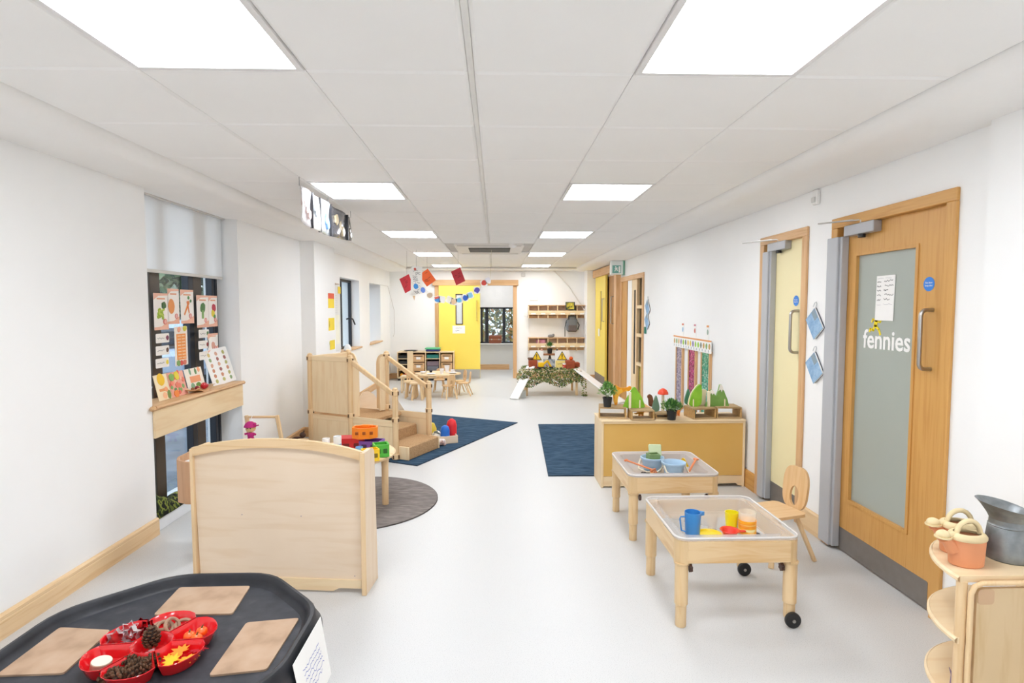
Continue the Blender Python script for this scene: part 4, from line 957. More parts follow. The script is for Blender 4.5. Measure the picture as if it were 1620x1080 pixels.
def board(pts, label):
    cx = sum(p[0] for p in pts)/4; cy = sum(p[1] for p in pts)/4
    t = thing('modelling_board', label, 'board', (cx, cy, TF)); q = []
    P_ = [V((x-cx, y-cy)) for x, y in pts]
    for i in range(4):
        a, b, c = P_[i-1], P_[i], P_[(i+1) % 4]; q0 = b+(a-b).normalized()*.012; q2 = b+(c-b).normalized()*.012
        for s in (0, .33, .66, 1): v = q0*(1-s)**2+b*2*s*(1-s)+q2*s*s; q.append((v.x, v.y))
    MB().prism(q, 0, .006).obj('board', CLAY, t)
    MB().prism([(x*.985, y*.985) for x, y in q], -.0, .0001).obj('underside', plain('#B49478', .8), t) if False else None
board([(-1.248, 2.185), (-.974, 2.188), (-.951, 1.985), (-1.230, 1.985)], 'beige modelling board along the back edge of black tray')
board([(-1.505, 1.915), (-1.318, 1.893), (-1.305, 1.665), (-1.50, 1.66)], 'beige modelling board on the left side of black tray')
board([(-.875, 1.926), (-.700, 1.950), (-.700, 1.665), (-.862, 1.641)], 'beige modelling board on the right side of black tray')
# red petal dish
DX, DY = -1.093, 1.752
RED = plain('#D8141C', .16, name='glossy_red_plastic', var=.02, coat=.6)
t = thing('petal_dish', 'glossy red flower shaped dish with six petal compartments on black tray', 'dish', (DX, DY, TF), .611)
R1 = .185
def petal(k_):
    return None
for k_ in range(6):
    a0 = k_*pi/3; m = MB(); N = 7
    # one petal tub: ring of points outer->inner
    def pt_(u, v):      # u across angle -1..1 , v 0..1 height
        aa = a0+u*.5*pi/3*.96; ro = R1*(1-.16*abs(u)**3); f = .80+.20*v
        return ro, aa, f
    outer = []
    for i in range(N+1):
        u = -1+2*i/N; ro, aa, _ = pt_(u, 0); outer.append((ro*cos(aa), ro*sin(aa)))
    inner = []
    for i in range(N+1):
        u = 1-2*i/N; aa = a0+u*.5*pi/3*.9; inner.append((.058*cos(aa), .058*sin(aa)))
    loop = outer+inner; cx = sum(p[0] for p in loop)/len(loop); cy = sum(p[1] for p in loop)/len(loop)
    lv = [(.74, .004), (.80, .010), (.93, .034), (1.0, .045), (.985, .047), (.955, .045), (.88, .030), (.74, .010), (.60, .007)]
    vs = []; n = len(loop); fs = []
    for s, z in lv: vs += [(cx+(x-cx)*s, cy+(y-cy)*s, z) for x, y in loop]
    for i in range(len(lv)-1):
        for j in range(n): fs.append((i*n+j, i*n+(j+1) % n, (i+1)*n+(j+1) % n, (i+1)*n+j))
    fs.append(tuple(range(n))[::-1]); fs.append(tuple(range((len(lv)-1)*n, len(lv)*n))); m.add(vs, fs, 0, True); m.obj('petal_compartment', RED, t, recalc=True)
MB().lathe([(.040, .003), (.052, .02), (.060, .044), (.058, .046), (.052, .042), (.040, .010), (0, .008)], 32).obj('centre_bowl', RED, t)
PZ = TF+.011
# dough rings
for i, (x, y, rx, ry, z, l) in enumerate(((-1.141, 1.882, .0, .1, 0, 'leftmost beige dough ring in red dish'), (-1.118, 1.862, .5, .5, .004, 'beige dough ring leaning at the front of the ring pile'), (-1.095, 1.866, .4, .9, .010, 'beige dough ring on top of the ring pile'), (-1.070, 1.888, .2, .2, 0, 'rightmost beige dough ring lying apart'))):
    m = MB(); m.tube([(.024*cos(a), .024*sin(a), 0) for a in [2*pi*k/24 for k in range(24)]], .0055, 8, 0, True)
    b0 = 0; m.xf(MX.Rotation(rx, 4, 'X') @ MX.Rotation(ry, 4, 'Y'), 0)
    tag(m.obj('dough_ring', plain('#A88B72', .7), None, (x, y, PZ+.012+z)), l, 'dough ring', 'dough rings in the red dish')
# mini pumpkins
for i, (x, y, l) in enumerate(((-1.010, 1.812, 'left mini orange pumpkin in red dish'), (-.983, 1.838, 'back mini orange pumpkin in red dish'), (-.978, 1.797, 'right front mini orange pumpkin in the red dish'))):
    t = thing('mini_pumpkin', l, 'pumpkin', (x, y, PZ+.016), random.random(), 'mini pumpkins in the red dish')
    m = MB(); n = 24; k = 8; vs = []; fs = []
    for a in range(k+1):
        th = pi*a/k
        for j in range(n):
            ph = 2*pi*j/n; r = .020*(1-.14*abs(cos(ph*4)))*sin(th); vs.append((r*cos(ph), r*sin(ph), .0155*cos(th)-.003*(a == 0)))
    for a in range(k):
        for j in range(n): fs.append((a*n+j, a*n+(j+1) % n, (a+1)*n+(j+1) % n, (a+1)*n+j))
    m.add(vs, fs, 0, True); m.obj('pumpkin_body', plain('#F0661A', .3, coat=.3), t)
    MB().tube([(0, 0, .011), (.002, 0, .018), (.005, 0, .022)], [.003, .002, .0015], 6).obj('stalk', plain('#3B4A22', .6), t)
# maple leaves
def mleaf(s):
    p = []
    R_ = [1, .55, .85, .5, .95, .5, .75, .35, .5, .3, .12]
    for i in range(22):
        k = i if i <= 11 else 22-i; r = (R_+[.12])[min(k, 10)]; a = pi/2+2*pi*i/22; p.append((s*r*cos(a), s*r*sin(a)))
    return p
for i, (x, y, s, c, l) in enumerate(((-.985, 1.722, .040, '#F58A1C', 'orange fabric maple leaf on top of the leaf pile in red dish'), (-.988, 1.678, .036, '#F8BE20', 'yellow fabric maple leaf at the near edge of leaf pile'), (-.955, 1.70, .038, '#F6A31E', 'amber maple leaf right in the red dish'), (-1.015, 1.70, .034, '#F6B426', 'golden maple leaf left in the red dish'), (-.950, 1.752, .034, '#B92330', 'dark red maple leaf at the back of leaf pile'))):
    m = MB(); m.prism(mleaf(s), 0, .0012); m.xf(MX.Rotation(random.uniform(-.25, .25), 4, 'X') @ MX.Rotation(random.uniform(0, 6), 4, 'Z'))
    tag(m.obj('maple_leaf', plain(c, .6), None, (x, y, PZ+.020-.003*i)), l, 'leaf')
# metal cutters
CUT = plain('#E2E2E6', .28, .9, name='tin_cutter', var=.0)
def cutter(x, y, z, rz, tilt, k, r, label, mt=CUT):
    m = MB(); o = [( (r if i % 2 else r*.62)*cos(2*pi*i/k), (r if i % 2 else r*.62)*sin(2*pi*i/k)) for i in range(k)]
    m.prism(o, -.009, .009, 0, hole=[(a*.95, b*.95) for a, b in o]); m.xf(MX.Rotation(rz, 4, 'Z') @ MX.Rotation(tilt, 4, 'X'))
    tag(m.obj('pastry_cutter', mt, None, (x, y, z)), label, 'pastry cutter')
RC = plain('#8E1420', .25, .6, name='red_tin')
cutter(-1.236, 1.800, PZ+.02, .2, 1.35, 12, .031, 'long silver scalloped cutter at the left of the cutter pile')
cutter(-1.195, 1.812, PZ+.022, -.1, 1.3, 12, .031, 'silver scalloped cutter in the middle of the pile')
cutter(-1.222, 1.842, PZ+.024, .5, 1.2, 14, .029, 'silver cutter leaning at the back of the pile')
cutter(-1.175, 1.860, PZ+.020, .9, .5, 10, .026, 'dark red star cutter at the back right', RC)
cutter(-1.205, 1.876, PZ+.020, .2, .5, 10, .024, 'dark red star cutter at the back left', RC)
cutter(-1.160, 1.832, PZ+.018, .4, .6, 10, .020, 'small dark red cutter at the right of pile', RC)
# pine cones
def cone_mesh(L=.070, R=.027):
    m = MB(); rows = 8
    m.ball((0, 0, L*.46), 1, 10, 8, 0, (R*.60, R*.60, L*.44))
    for i in range(rows):
        f = i/(rows-1); z = L*(.08+.84*f); r = R*.80*sin(pi*(.20+.72*f))**.8; k = max(4, int(9*sin(pi*(.2+.7*f))))
        for j in range(k):
            a = 2*pi*(j+.5*(i % 2))/k; b0 = m.mark(); m.ball((0, 0, 0), 1, 6, 4, 1, (R*.30, R*.24, R*.13))
            m.xf(MX.Translation((cos(a)*r, sin(a)*r, z)) @ MX.Rotation(a, 4, 'Z') @ MX.Rotation(-.55, 4, 'Y'), b0)
    return m
cmat = [plain('#2A1C14', .8), noisemat('pine_cone_scale', [(.35, '#3E2A1C'), (.6, '#664A34')], 60, .6)]
cone0 = cone_mesh().obj('pine_cone', cmat, recalc=False)
cl = [(-1.103, 1.765, .030, .0, 0, 'single pine cone standing in the centre bowl of red dish'), (-1.150, 1.632, .016, 1.35, .5, 'pine cone lying leftmost in the near compartment'), (-1.120, 1.678, .022, 1.2, 1.4, 'pine cone lying at the back of the cone pile'), (-1.085, 1.650, .024, 1.3, 2.4, 'pine cone lying in the middle of the pile'), (-1.058, 1.680, .018, 1.25, 3.2, 'pine cone lying right in the near compartment'), (-1.125, 1.625, .018, 1.4, 4.4, 'pine cone at the front of the cone pile'), (-1.065, 1.640, .018, 1.3, 5.3, 'pine cone by the near right rim of dish')]
for i, (x, y, z, tl, rz, l) in enumerate(cl):
    c = cone0 if i == 0 else cone0.copy()
    if i: COL.objects.link(c)
    c.matrix_basis = MX.Translation((x, y, TF+z)) @ MX.Rotation(rz, 4, 'Z') @ MX.Rotation(tl, 4, 'X') @ MX.Translation((0, 0, -.01 if i == 0 else -.03)); tag(c, l, 'pine cone', 'pine cones in the red dish')
t = thing('wooden_disc', 'pale round wooden slice with bark edge in left compartment of dish', 'wood slice', (-1.203, 1.678, PZ+.0))
m = MB(); m.cyl((0, 0, 0), .028, .022, 28); m.xf(MX.Rotation(.15, 4, 'Y')); m.obj('bark', plain('#B7A48C', .8), t)
m = MB(); m.cyl((0, 0, .0225), .0265, .0015, 28); m.xf(MX.Rotation(.15, 4, 'Y')); m.obj('cut_face', plain('#E4DCC6', .6), t)

# ================================================================ CORNER SHELF UNIT (foreground right)
t = thing('corner_shelf_unit', 'beech shelf unit with quarter round shelves in the right foreground', 'shelf unit', (1.905, 1.785, 0))
def quarter(r): return [(0, 0)]+[(-r*cos(a), r*sin(a)) for a in [i*pi/2/18 for i in range(19)]]
MP = birch('x')
for z in (.638, .425, .20):
    m = MB(); r = .36; prof = [(r-.008, z-.022), (r, z-.015), (r, z-.006), (r-.007, z)]
    m.prism(quarter(r-.006), z-.022, z, 0); m.lathe([(a, b) for a, b in prof], 72)
    # keep only the quarter of the bullnose that belongs to the shelf
    m2 = MB(); q = quarter(1); vs = []; fs = []
    k = 19
    for a, b in prof: vs += [(-a*cos(u), a*sin(u), b) for u in [i*pi/2/18 for i in range(19)]]
    for i in range(len(prof)-1):
        for j in range(k-1): fs.append((i*k+j, i*k+j+1, (i+1)*k+j+1, (i+1)*k+j))
    m2.prism(quarter(r-.008), z-.022, z, 0); m2.add(vs, fs, 0, True); m2.box(0, .19, 0, .34, z-.022, z, 0, .002) if z > .6 else None
    m2.obj('quarter_shelf', MP, t)
MB().lathe([(.016, 0), (.016, .617)], 16, (-.335, .012, 0)).obj('corner_post', beech('z'), t)
# end panel facing the viewer: tube frame with inset ply
x0, x1, z0, z1 = -.322, .22, .02, .618
MB().tube([(x0, 0, z0), (x0, 0, z1-.035), (x0+.010, 0, z1-.011), (x0+.035, 0, z1), (x1, 0, z1)], .0085, 10).obj('panel_frame', beech('z'), t).location = (0, -.012, 0)
MB().prism(rrect(x0+.020, x1+.2, -.2, z1-.018, .030, 6), -.009, .004).obj('ply_panel', wood('#DCC29A', '#D2B487', 'y', .45, 12, 'dimmed_tan_ply'), t, M=frame((0, -.008, 0), (1, 0, 0), (0, 0, 1)))  # tan ply darkened further, dimness of the right foreground put into its colour
MB().prism(rrect(x0+.022, x0+.078, z1-.072, z1-.020, .012, 5), 0, .0015).obj('corner_plate', plain('#CDAA86', .5), t, M=frame((0, -.0125, 0), (1, 0, 0), (0, 0, 1)))
MB().box(.17, .19, .01, .34, 0, .616, 0, .003).obj('side_panel', birch('z'), t)
tag(MB().tube([(1.60, 1.86, .2015), (1.598, 1.852, .25), (1.585, 1.85, .278)], [.003, .004, .001], 6).obj('ribbon', plain('#9A86A8', .6)), 'thin mauve strip standing on lowest quarter round shelf', 'ribbon')
SZ = .638
# watering cans
TERR = plain('#DE9468', .55, name='terracotta_plastic', var=.02); CRM = plain('#E3CFA2', .5, name='cream_plastic', var=.02)
def watering_can(x, y, rz, label, s=1.0):
    t = thing('watering_can', label, 'watering can', (x, y, SZ), rz)
    ell = lambda r, z: (r, z)
    MB().lathe([(.0, 0), (.046*s, 0), (.050*s, .004), (.054*s, .097*s), (.051*s, .097*s), (.046*s, .02), (0, .01)], 28, (0, 0, 0), 0, True, 1.12, .86).obj('body', TERR, t)
    MB().lathe([(.0545*s, .092*s), (.057*s, .095*s), (.057*s, .104*s), (.051*s, .112*s), (.040*s, .115*s), (.039*s, .110*s), (.045*s, .100*s)], 28, (0, 0, 0), 0, True, 1.12, .86, cap=False).obj('cream_collar', CRM, t)
    MB().tube([(-.050*s, 0, .055*s), (-.072*s, 0, .084*s), (-.086*s, 0, .098*s)], [.024*s, .018*s, .020*s], 12).obj('spout', TERR, t)
    m = MB(); m.ball((-.090*s, 0, .108*s), .023*s, 16, 8, 0, (1, .9, .75)); m.lathe([(.026*s, .098*s), (.026*s, .103*s)], 16, (-.090*s, 0, 0)); m.tube([(-.080*s, 0, .104*s), (-.045*s, 0, .106*s)], .011*s, 10); m.obj('cream_spout_cap', CRM, t)
    MB().tube([(-.040*s+.088*s*(1-cos(a))/2, 0, .108*s+.046*s*sin(a)) for a in [pi*i/12 for i in range(13)]], .0085*s, 10).obj('handle', CRM, t)
    MB().lathe([(0, .078*s), (.049*s, .078*s)], 24, (0, 0, 0), 0, True, 1.1, .8).obj('inside', plain('#7A3A22', .8), t)
watering_can(1.647, 1.873, .05, 'front terracotta plastic watering can with cream collar on corner shelf')
watering_can(1.700, 1.975, -.05, 'rear terracotta watering can, half hidden beside the metal jug', 1.0)
t = thing('metal_jug', 'tall galvanised metal jug with flared spout on the corner shelf', 'jug', (1.832, 1.915, SZ), 2.75)
ZN = noisemat('galvanised_zinc', [(.3, '#75797C'), (.7, '#979B9C')], 22, .42, metal=.7, detail=6)
MB().lathe([(0, 0), (.062, 0), (.066, .004), (.067, .02), (.058, .115), (.056, .118), (.0575, .121), (.055, .124), (.0545, .13), (.054, .145), (.051, .145), (.052, .12), (.060, .02), (0, .012)], 36).obj('body', ZN, t)
m = MB(); n = 36; vs = []
for rr_, zz in ((.054, .143), (.060, .160), (.070, .182), (.078, .196), (.080, .198), (.077, .195), (.066, .178), (.052, .150)):
    for j in range(n):
        a = 2*pi*j/n; k = (1+cos(a))/2; out_ = rr_+(rr_-.054)*1.0*(k-.35); z_ = zz+(zz-.143)*(.62*k-.45)
        vs.append((out_*cos(a), out_*sin(a), z_))
fs = [(i*n+j, i*n+(j+1) % n, (i+1)*n+(j+1) % n, (i+1)*n+j) for i in range(7) for j in range(n)]
m.add(vs, fs, 0, True); m.obj('flared_spout', ZN, t, recalc=False)
MB().tube([(-.055, 0, .135), (-.085, 0, .13), (-.098, 0, .10), (-.092, 0, .06), (-.066, 0, .04)], .006, 8).obj('handle', ZN, t)
tag(MB().ball((0, 0, 0), .02, 10, 6, 0, (1.2, 1, .8)).obj('green_ball', plain('#3E7A4A', .5), None, (1.925, 1.94, SZ+.016)), 'small dark green thing behind the metal jug on the shelf', 'toy')

# ================================================================ LEFT WINDOW DISPLAY
XW = -2.448
def poster(name, y0, y1, z0, z1, label, shapes, bgc='#F5E2D6', X=XW, group=None, cat='poster', M=None):
    w_, h_ = y1-y0, z1-z0
    t = thing(name, label, cat, M=M or on_left(X, (y0+y1)/2, (z0+z1)/2), group=group)
    MB().prism(rrect(-w_/2, w_/2, -h_/2, h_/2, .008, 3), 0, .0012).obj('card', plain(bgc, .5, var=.02), t)
    by = {}
    for k, (poly, c) in enumerate(shapes):
        by.setdefault(c, MB()).prism(poly, .0012, .0016+.00025*k)
    for c, m in by.items(): m.obj('print', plain(c, .5), t)
    return t
def blob(x, y, r, k=10, j=.15, sy=1): return [(x+r*(1+random.uniform(-j, j))*cos(2*pi*i/k), y+r*sy*(1+random.uniform(-j, j))*sin(2*pi*i/k)) for i in range(k)]
def rect(x0, x1, y0, y1): return [(x0, y0), (x1, y0), (x1, y1), (x0, y1)]
wave = lambda w_, h_: [(-w_/2, -h_/2), (w_/2, -h_/2), (w_/2, -h_/2+.06), (0, -h_/2+.025), (-w_/2, -h_/2+.02)]
wave2 = lambda w_, h_: [(-w_/2, h_/2), (-w_/2, h_/2-.05), (-.03, h_/2-.02), (w_/2, h_/2-.015), (w_/2, h_/2)]
W_, Hh = .178, .268
def food(y0, z0, w_, h_, label, art, bg='#F8F2EC'):
    sh = [(wave(w_, h_), '#EFB79E'), (wave2(w_, h_), '#F0B9A0'), (rect(-w_*.28, w_*.28, h_*.33, h_*.37), '#E9A27C')]+art+[(circ(w_*.22, -h_*.28, .021, 14), '#D97C74'), (circ(w_*.22, -h_*.28, .015, 14), '#E8B1A8')]
    return poster('food_poster', y0, y0+w_, z0, z0+h_, label, sh, bg)
gr = [(circ(random.uniform(-.045, .035), random.uniform(-.05, .02), .014, 8), '#9DB83A') for _ in range(12)]+[(circ(random.uniform(-.04, .03), random.uniform(-.045, .015), .008, 8), '#C3D35A') for _ in range(8)]+[(blob(.03, .045, .026), '#3E6B3A')]
food(4.088, 1.378, .178, .268, 'food poster with green grapes, leftmost on the tall window', gr)
food(4.262, 1.416, .150, .268, 'food poster with an orange potato shape behind the grapes poster', [(blob(-.03, .0, .042, 14, .04, 1.35), '#E8954E')])
food(4.432, 1.416, .188, .266, 'food poster with crossed carrots in the middle of window', [([(-.05, -.06), (-.04, -.07), (.035, .03), (.02, .05)], '#EA8A3C'), ([(.03, -.05), (.02, -.055), (-.01, .04), (.01, .045)], '#E67C34'), (blob(.02, .07, .014), '#4C8A4A'), (blob(.05, .045, .013), '#4C8A4A')])
food(4.666, 1.376, .188, .268, 'food poster with broccoli on the right pane', [(blob(0, .03, .042), '#4F7F45'), (rect(-.018, .014, -.06, .01), '#7FA860')])
food(4.858, 1.378, .145, .266, 'food poster with red and yellow peppers, rightmost of the top row', [(blob(.015, .03, .034), '#C43A4E'), (blob(-.005, -.02, .030), '#E5CF3C'), (blob(.02, -.045, .018), '#5E9A4C')])
food(4.825, 1.155, .175, .165, 'food poster half hidden below the peppers poster', [(blob(0, -.02, .03), '#D9A08C')])
sh = [(rect(-.064, .064, -.105, .095), '#F09A4E')]
for i in range(8):
    for j in range(2): sh.append((rect(-.05+.056*j, -.018+.056*j+.012, .075-.024*i, .082-.024*i), '#F8D9B8'))
sh += [(blob(-.05, -.13, .022), '#7FA860'), (blob(-.01, -.132, .02), '#D9534A'), (blob(.035, -.13, .022), '#E07F6A'), (blob(.05, .135, .022), '#D9D24A'), (blob(-.03, .13, .02), '#EFA98C')]
poster('chart_poster', 4.335, 4.512, 1.092, 1.395, 'tall orange chart poster with two columns on the middle pane', sh, '#F6EDE2')
for i, (y, z, c, l) in enumerate(((4.100, 1.283, '#7A2B4A', 'word card with purple fruit, top of the left stack'), (4.095, 1.193, '#5A3A2A', 'word card with brown picture, middle of left stack'), (4.088, 1.102, '#E5CF3C', 'word card with yellow fruit, bottom of the left stack'),
                               (4.685, 1.290, '#5E8A5A', 'word card with green picture, top of the right stack'), (4.675, 1.198, '#9A3A3A', 'word card with red brown picture, middle of right stack'), (4.684, 1.106, '#5FA060', 'word card with green leaf, bottom of the right stack'))):
    t = poster('word_card', y, y+.165, z, z+.068, l, [(blob(.060, 0, .018), c)], '#F4F0EA', cat='card')
    m = MB(); scribble(m, -.065, 0, .085, .012, 14, .0018, 0, .003); m.obj('lettering', plain('#5B5B60', .6), t)
# booklets standing on the shelf
SH = .8825
def lean(y, z, w_, h_, X, tilt): return frame((X, y, z), (0, 1, 0), (-sin(tilt), 0, cos(tilt)))
def booklet(y, w_, h_, label, shapes, bg, X=-2.425):
    t = thing('recipe_booklet', label, 'booklet', M=lean(y, SH, w_, h_, X+.06, .22))
    MB().prism([(-w_/2, 0), (w_/2, 0), (w_/2, h_), (-w_/2, h_)], 0, .003).obj('cover', plain(bg, .45, var=.03), t)
    by_ = {}
    for k, (poly, c) in enumerate(shapes): by_.setdefault(c, MB()).prism([(a, b+h_/2) for a, b in poly], .003, .0034+.0002*k)
    for c, m in by_.items(): m.obj('print', plain(c, .5), t)
booklet(4.055, .165, .185, 'cream booklet with smiling yellow fruit, leftmost on the shelf', [(blob(-.005, .055, .045, 14, .05), '#F2C21A'), (rect(-.05, .03, -.03, -.01), '#E69A5A'), (blob(.05, -.06, .022, 10, .2, 1.6), '#6E8A3A'), (blob(.03, -.02, .02), '#F0A070'), (blob(.0, -.06, .025), '#F4B98C')], '#F6E3BE')
sh = [(blob(random.uniform(-.09, .09), random.uniform(-.08, .09), random.uniform(.012, .024)), random.choice(('#E9806A', '#F0A38A', '#7FA860', '#E86A5C', '#F2C2A8', '#5F8F58'))) for _ in range(22)]+[(blob(.01, .06, .028, 12, .1, 1.2), '#E5D23A'), (blob(-.06, .055, .028), '#7FB05A'), (blob(-.04, -.07, .03), '#EE8A3C')]
booklet(4.235, .215, .185, 'salmon pink patterned booklet with fruit and vegetables, second on the shelf', sh, '#EDA996')
booklet(4.485, .250, .185, 'cream booklet with orange vegetables and green carrot tops, right on shelf', [(rect(-.07, .08, -.02, .03), '#F0A070'), (blob(-.05, .07, .014, 8, .2, 2), '#6E9A78'), (blob(.03, .065, .014, 8, .2, 2), '#5F8F58'), (blob(.03, -.045, .035, 12, .2, .6), '#6FA03C'), (blob(-.05, -.05, .028), '#7FA880'), (blob(.08, .075, .02), '#F4A878')], '#F4EBDD')
# picture board leaning at the right
t = thing('picture_board', 'tall white board of small food pictures leaning on the right of window shelf', 'picture board', M=frame((-2.36, 4.93, SH), (.25, 1, 0), (-.38, -.16, 1)))
MB().prism(rrect(-.165, .165, 0, .315, .01, 3), 0, .003).obj('board', PAPER, t)
m = {}
for r_ in range(6):
    for c_ in range(3): m.setdefault(random.choice(('#D9A78C', '#C98A6A', '#B7B36A', '#A0605A', '#D9C07A', '#8FA878')), MB()).prism(blob(-.10+.10*c_, .27-.046*r_, .018), .003, .0036)
for c, mm in m.items(): mm.obj('print', plain(c, .5), t)
t = thing('dried_fruit_tray', 'wavy wooden dish with red spotted toy fruit on the shelf', 'dish', (-2.335, 4.46, SH), pi/2)
m = MB(); m.grid(lambda u, v: ((u-.5)*.30, (v-.5)*.09, .010+.022*sin(u*9)*(abs(v-.5)*2)**2+.02*(abs(u-.5)*2)**3), 20, 6); m.obj('dish', oakpale('x'), t, solid=.004)
for x, y, r, c in ((.04, -.012, .026, '#C9202E'), (.085, .0, .022, '#C9202E'), (-.05, -.005, .018, '#8E1E2A'), (-.085, .01, .014, '#8A5A2A'), (.0, .015, .015, '#E8B08A')):
    o = MB().ball((0, 0, 0), r, 14, 8).obj('toy_fruit', plain(c, .35), None, (-2.335-y, 4.46+x, SH+.018+r*.8)); tag(o, 'small %s toy fruit in the wooden dish at %s' % ({'#C9202E': 'bright red', '#8E1E2A': 'dark red', '#8A5A2A': 'brown', '#E8B08A': 'peach'}[c], {.04: 'its middle', .085: 'its right', -.05: 'its left', -.085: 'its left end', .0: 'its back'}[x]), 'toy fruit')
    if c == '#C9202E':
        m = MB()
        for k in range(7): a = k*2*pi/7; m.ball((r*.93*cos(a)*.8, r*.93*sin(a)*.8, r*.55), .0035, 6, 4)
        m.obj('white_dots', WHITE, o)
t = thing('paper_bundle', 'bundle of blue grey papers at the near end of window shelf', 'papers', (-2.355, 3.84, SH))
for i in range(4): m = MB(); m.box(-.07+.012*i, -.067+.012*i, -.035, .03, 0, .16-.015*i, 0, .001); m.xf(MX.Rotation(.12*i, 4, 'Y')); m.obj('sheet', plain(('#8E96B8', '#A9B0C8', '#6F7AA0', '#C9CDD8')[i], .6), t)
# camouflage cloth and pale box in the recess
t = thing('camouflage_cloth', 'crumpled camouflage cloth lying at the foot of the tall left window', 'cloth', (-2.40, 4.2, .086))
m = MB()
def cf(u, v):
    x = (u-.5)*.17; y = -.36+v*.95; h = .20*math.exp(-((v-.06)/.13)**2)+.06*math.exp(-((v-.5)/.28)**2)
    return (x, y, .004+h*sin(pi*u)**.7*(1+.3*sin(17*v+5*u))+.008*sin(23*v)*sin(9*u)**2)
m.grid(cf, 10, 44); m.obj('cloth', CAMO, t, solid=.004)

# ================================================================ BABY WALKER CART with doll (left wall)
t = thing('push_cart', 'wooden push cart with handle bar beside the white left wall', 'push cart', (-2.10, 5.09, 0))
bz2 = beech('z')
for x in (-.17, .17):
    MB().beam((x*.8+(.03 if x < 0 else .05), .0, .12), (x*.8-.01, -.03, .575), .026, .034, 0, .006, up=(1, 0, 0)).obj('upright', bz2, t)
MB().tube([(-.14, -.03, .56), (.125, -.03, .56)], .0115, 10).obj('handle_bar', beech('x'), t)
MB().box(-.14, .20, -.10, .22, .09, .105, 0, .003).box(-.14, -.128, -.10, .22, .105, .19).box(.188, .20, -.10, .22, .105, .19).box(-.14, .20, .21, .222, .105, .19).box(-.14, .20, -.10, -.09, .105, .19).obj('cart_box', beech('x'), t)
for x in (-.155, .215):
    for y in (-.08, .18): b0 = MB(); b0.cyl((0, 0, -.01), .05, .02, 18); b0.xf(MX.Translation((x, y, .05)) @ MX.Rotation(pi/2, 4, 'Y')); b0.obj('wheel', wood('#D08A5A', '#B87444', 'x', .5, 20, 'reddish_wood'), t)
# hanging pink doll
t = thing('rag_doll', 'pink hatted rag doll hanging from the push cart handle', 'doll', (-2.185, 5.0, .425))
PK = plain('#C42A7C', .8); SKN = plain('#E6C08A', .8)
MB().tube([(-.005, 0, .098), (-.004, .05, .148)], .003, 6).obj('hanging_loop', WHITE, t)
MB().ball((0, 0, .045), .042, 16, 10, 0, (1.05, .9, .85)).obj('head', SKN, t)
MB().lathe([(.052, .058), (.050, .066), (.040, .090), (.020, .105), (0, .108)], 18, (-.004, 0, 0)).ball((.042, -.01, .085), .014).tube([(.03, 0, .065), (.075, -.01, .075)], .006, 6).obj('hat', PK, t)
MB().ball((0, 0, -.015), .03, 12, 8, 0, (1, .8, .9)).tube([(-.02, 0, 0), (-.05, -.01, -.005)], .010, 8).tube([(.02, 0, 0), (.045, -.01, -.01)], .010, 8).tube([(-.012, 0, -.03), (-.028, 0, -.07)], .011, 8).tube([(.012, 0, -.03), (.030, 0, -.068)], .011, 8).obj('body', PK, t)
MB().ball((-.014, -.036, .05), .005).ball((.014, -.036, .05), .005).obj('eyes', BLACK, t)
t = thing('toy_animal', 'small dark brown toy animal near the pilaster skirting board', 'toy', (-2.13, 5.98, 0), .4)
MB().ball((0, 0, .13), .05, 12, 8, 0, (1.3, .8, .8)).ball((.06, 0, .18), .032).tube([(.07, .01, .2), (.075, .015, .225)], .008, 6).obj('body', plain('#4A3028', .7), t)
for x in (-.04, .04): MB().tube([(x, 0, .11), (x, 0, 0)], .014, 8).obj('leg', plain('#4A3028', .7), t)
t = thing('wooden_block', 'short round beech block beside the dark toy animal', 'block', (-2.04, 5.88, 0)); MB().cyl((0, 0, 0), .07, .16, 20, ch=.006).obj('block', beech('z'), t)

# basket of toys right of the steps
BX, BY = -.60, 6.36
t = thing('toy_crate', 'shallow wooden crate of toys beside the play steps on navy rug', 'crate', (BX, BY, .0112), .30)
MB().box(-.12, .14, -.11, -.095, .0, .085, 0, .002).box(-.12, .14, .095, .11, 0, .085, 0, .002).box(-.12, -.108, -.095, .095, 0, .085).box(.128, .14, -.095, .095, 0, .085).box(-.11, .13, -.1, .1, .0, .01).obj('crate', maple('x'), t)
def toypot(x, y, z, r, h, c, l):
    t = thing('toy_canister', l, 'canister', (x, y, z)); mt = plain(c, .4)
    MB().lathe([(r*.9, 0), (r, .004), (r, h*.62), (r*.96, h*.66)], 18).obj('body', mt, t)
    MB().lathe([(r*1.02, h*.62), (r*1.02, h*.70), (r*.8, h*.90), (r*.3, h), (0, h)], 18).obj('domed_lid', mt, t)
toypot(BX+.02, BY-.05, .022, .052, .19, '#1B68C8', 'blue domed canister at the front of the toy crate')
toypot(BX+.085, BY+.07, .022, .058, .24, '#E0202A', 'red domed canister at the back of toy crate')
t = thing('patterned_ball', 'black and white patterned ball beside the blue canister', 'ball', (BX-.075, BY+.0, .022+.058)); MB().ball((0, 0, 0), .06, 20, 12).obj('ball', noisemat('spotted_fabric', [(.0, '#EDE8DC'), (.55, '#5F6458'), (.72, '#D8CFA8')], 30, .7, const=True, tex='v'), t)
t = thing('yellow_toy', 'yellow round topped toy behind the step post', 'toy', (BX-.15, BY+.12, .0112)); MB().lathe([(.05, 0), (.055, .01), (.055, .13), (.03, .19), (0, .2)], 18).obj('body', plain('#EBD24E', .5), t)
t = thing('soft_toy', 'pale pink and white soft toy lying against the bottom step', 'soft toy', (-.625, 6.20, .0112))
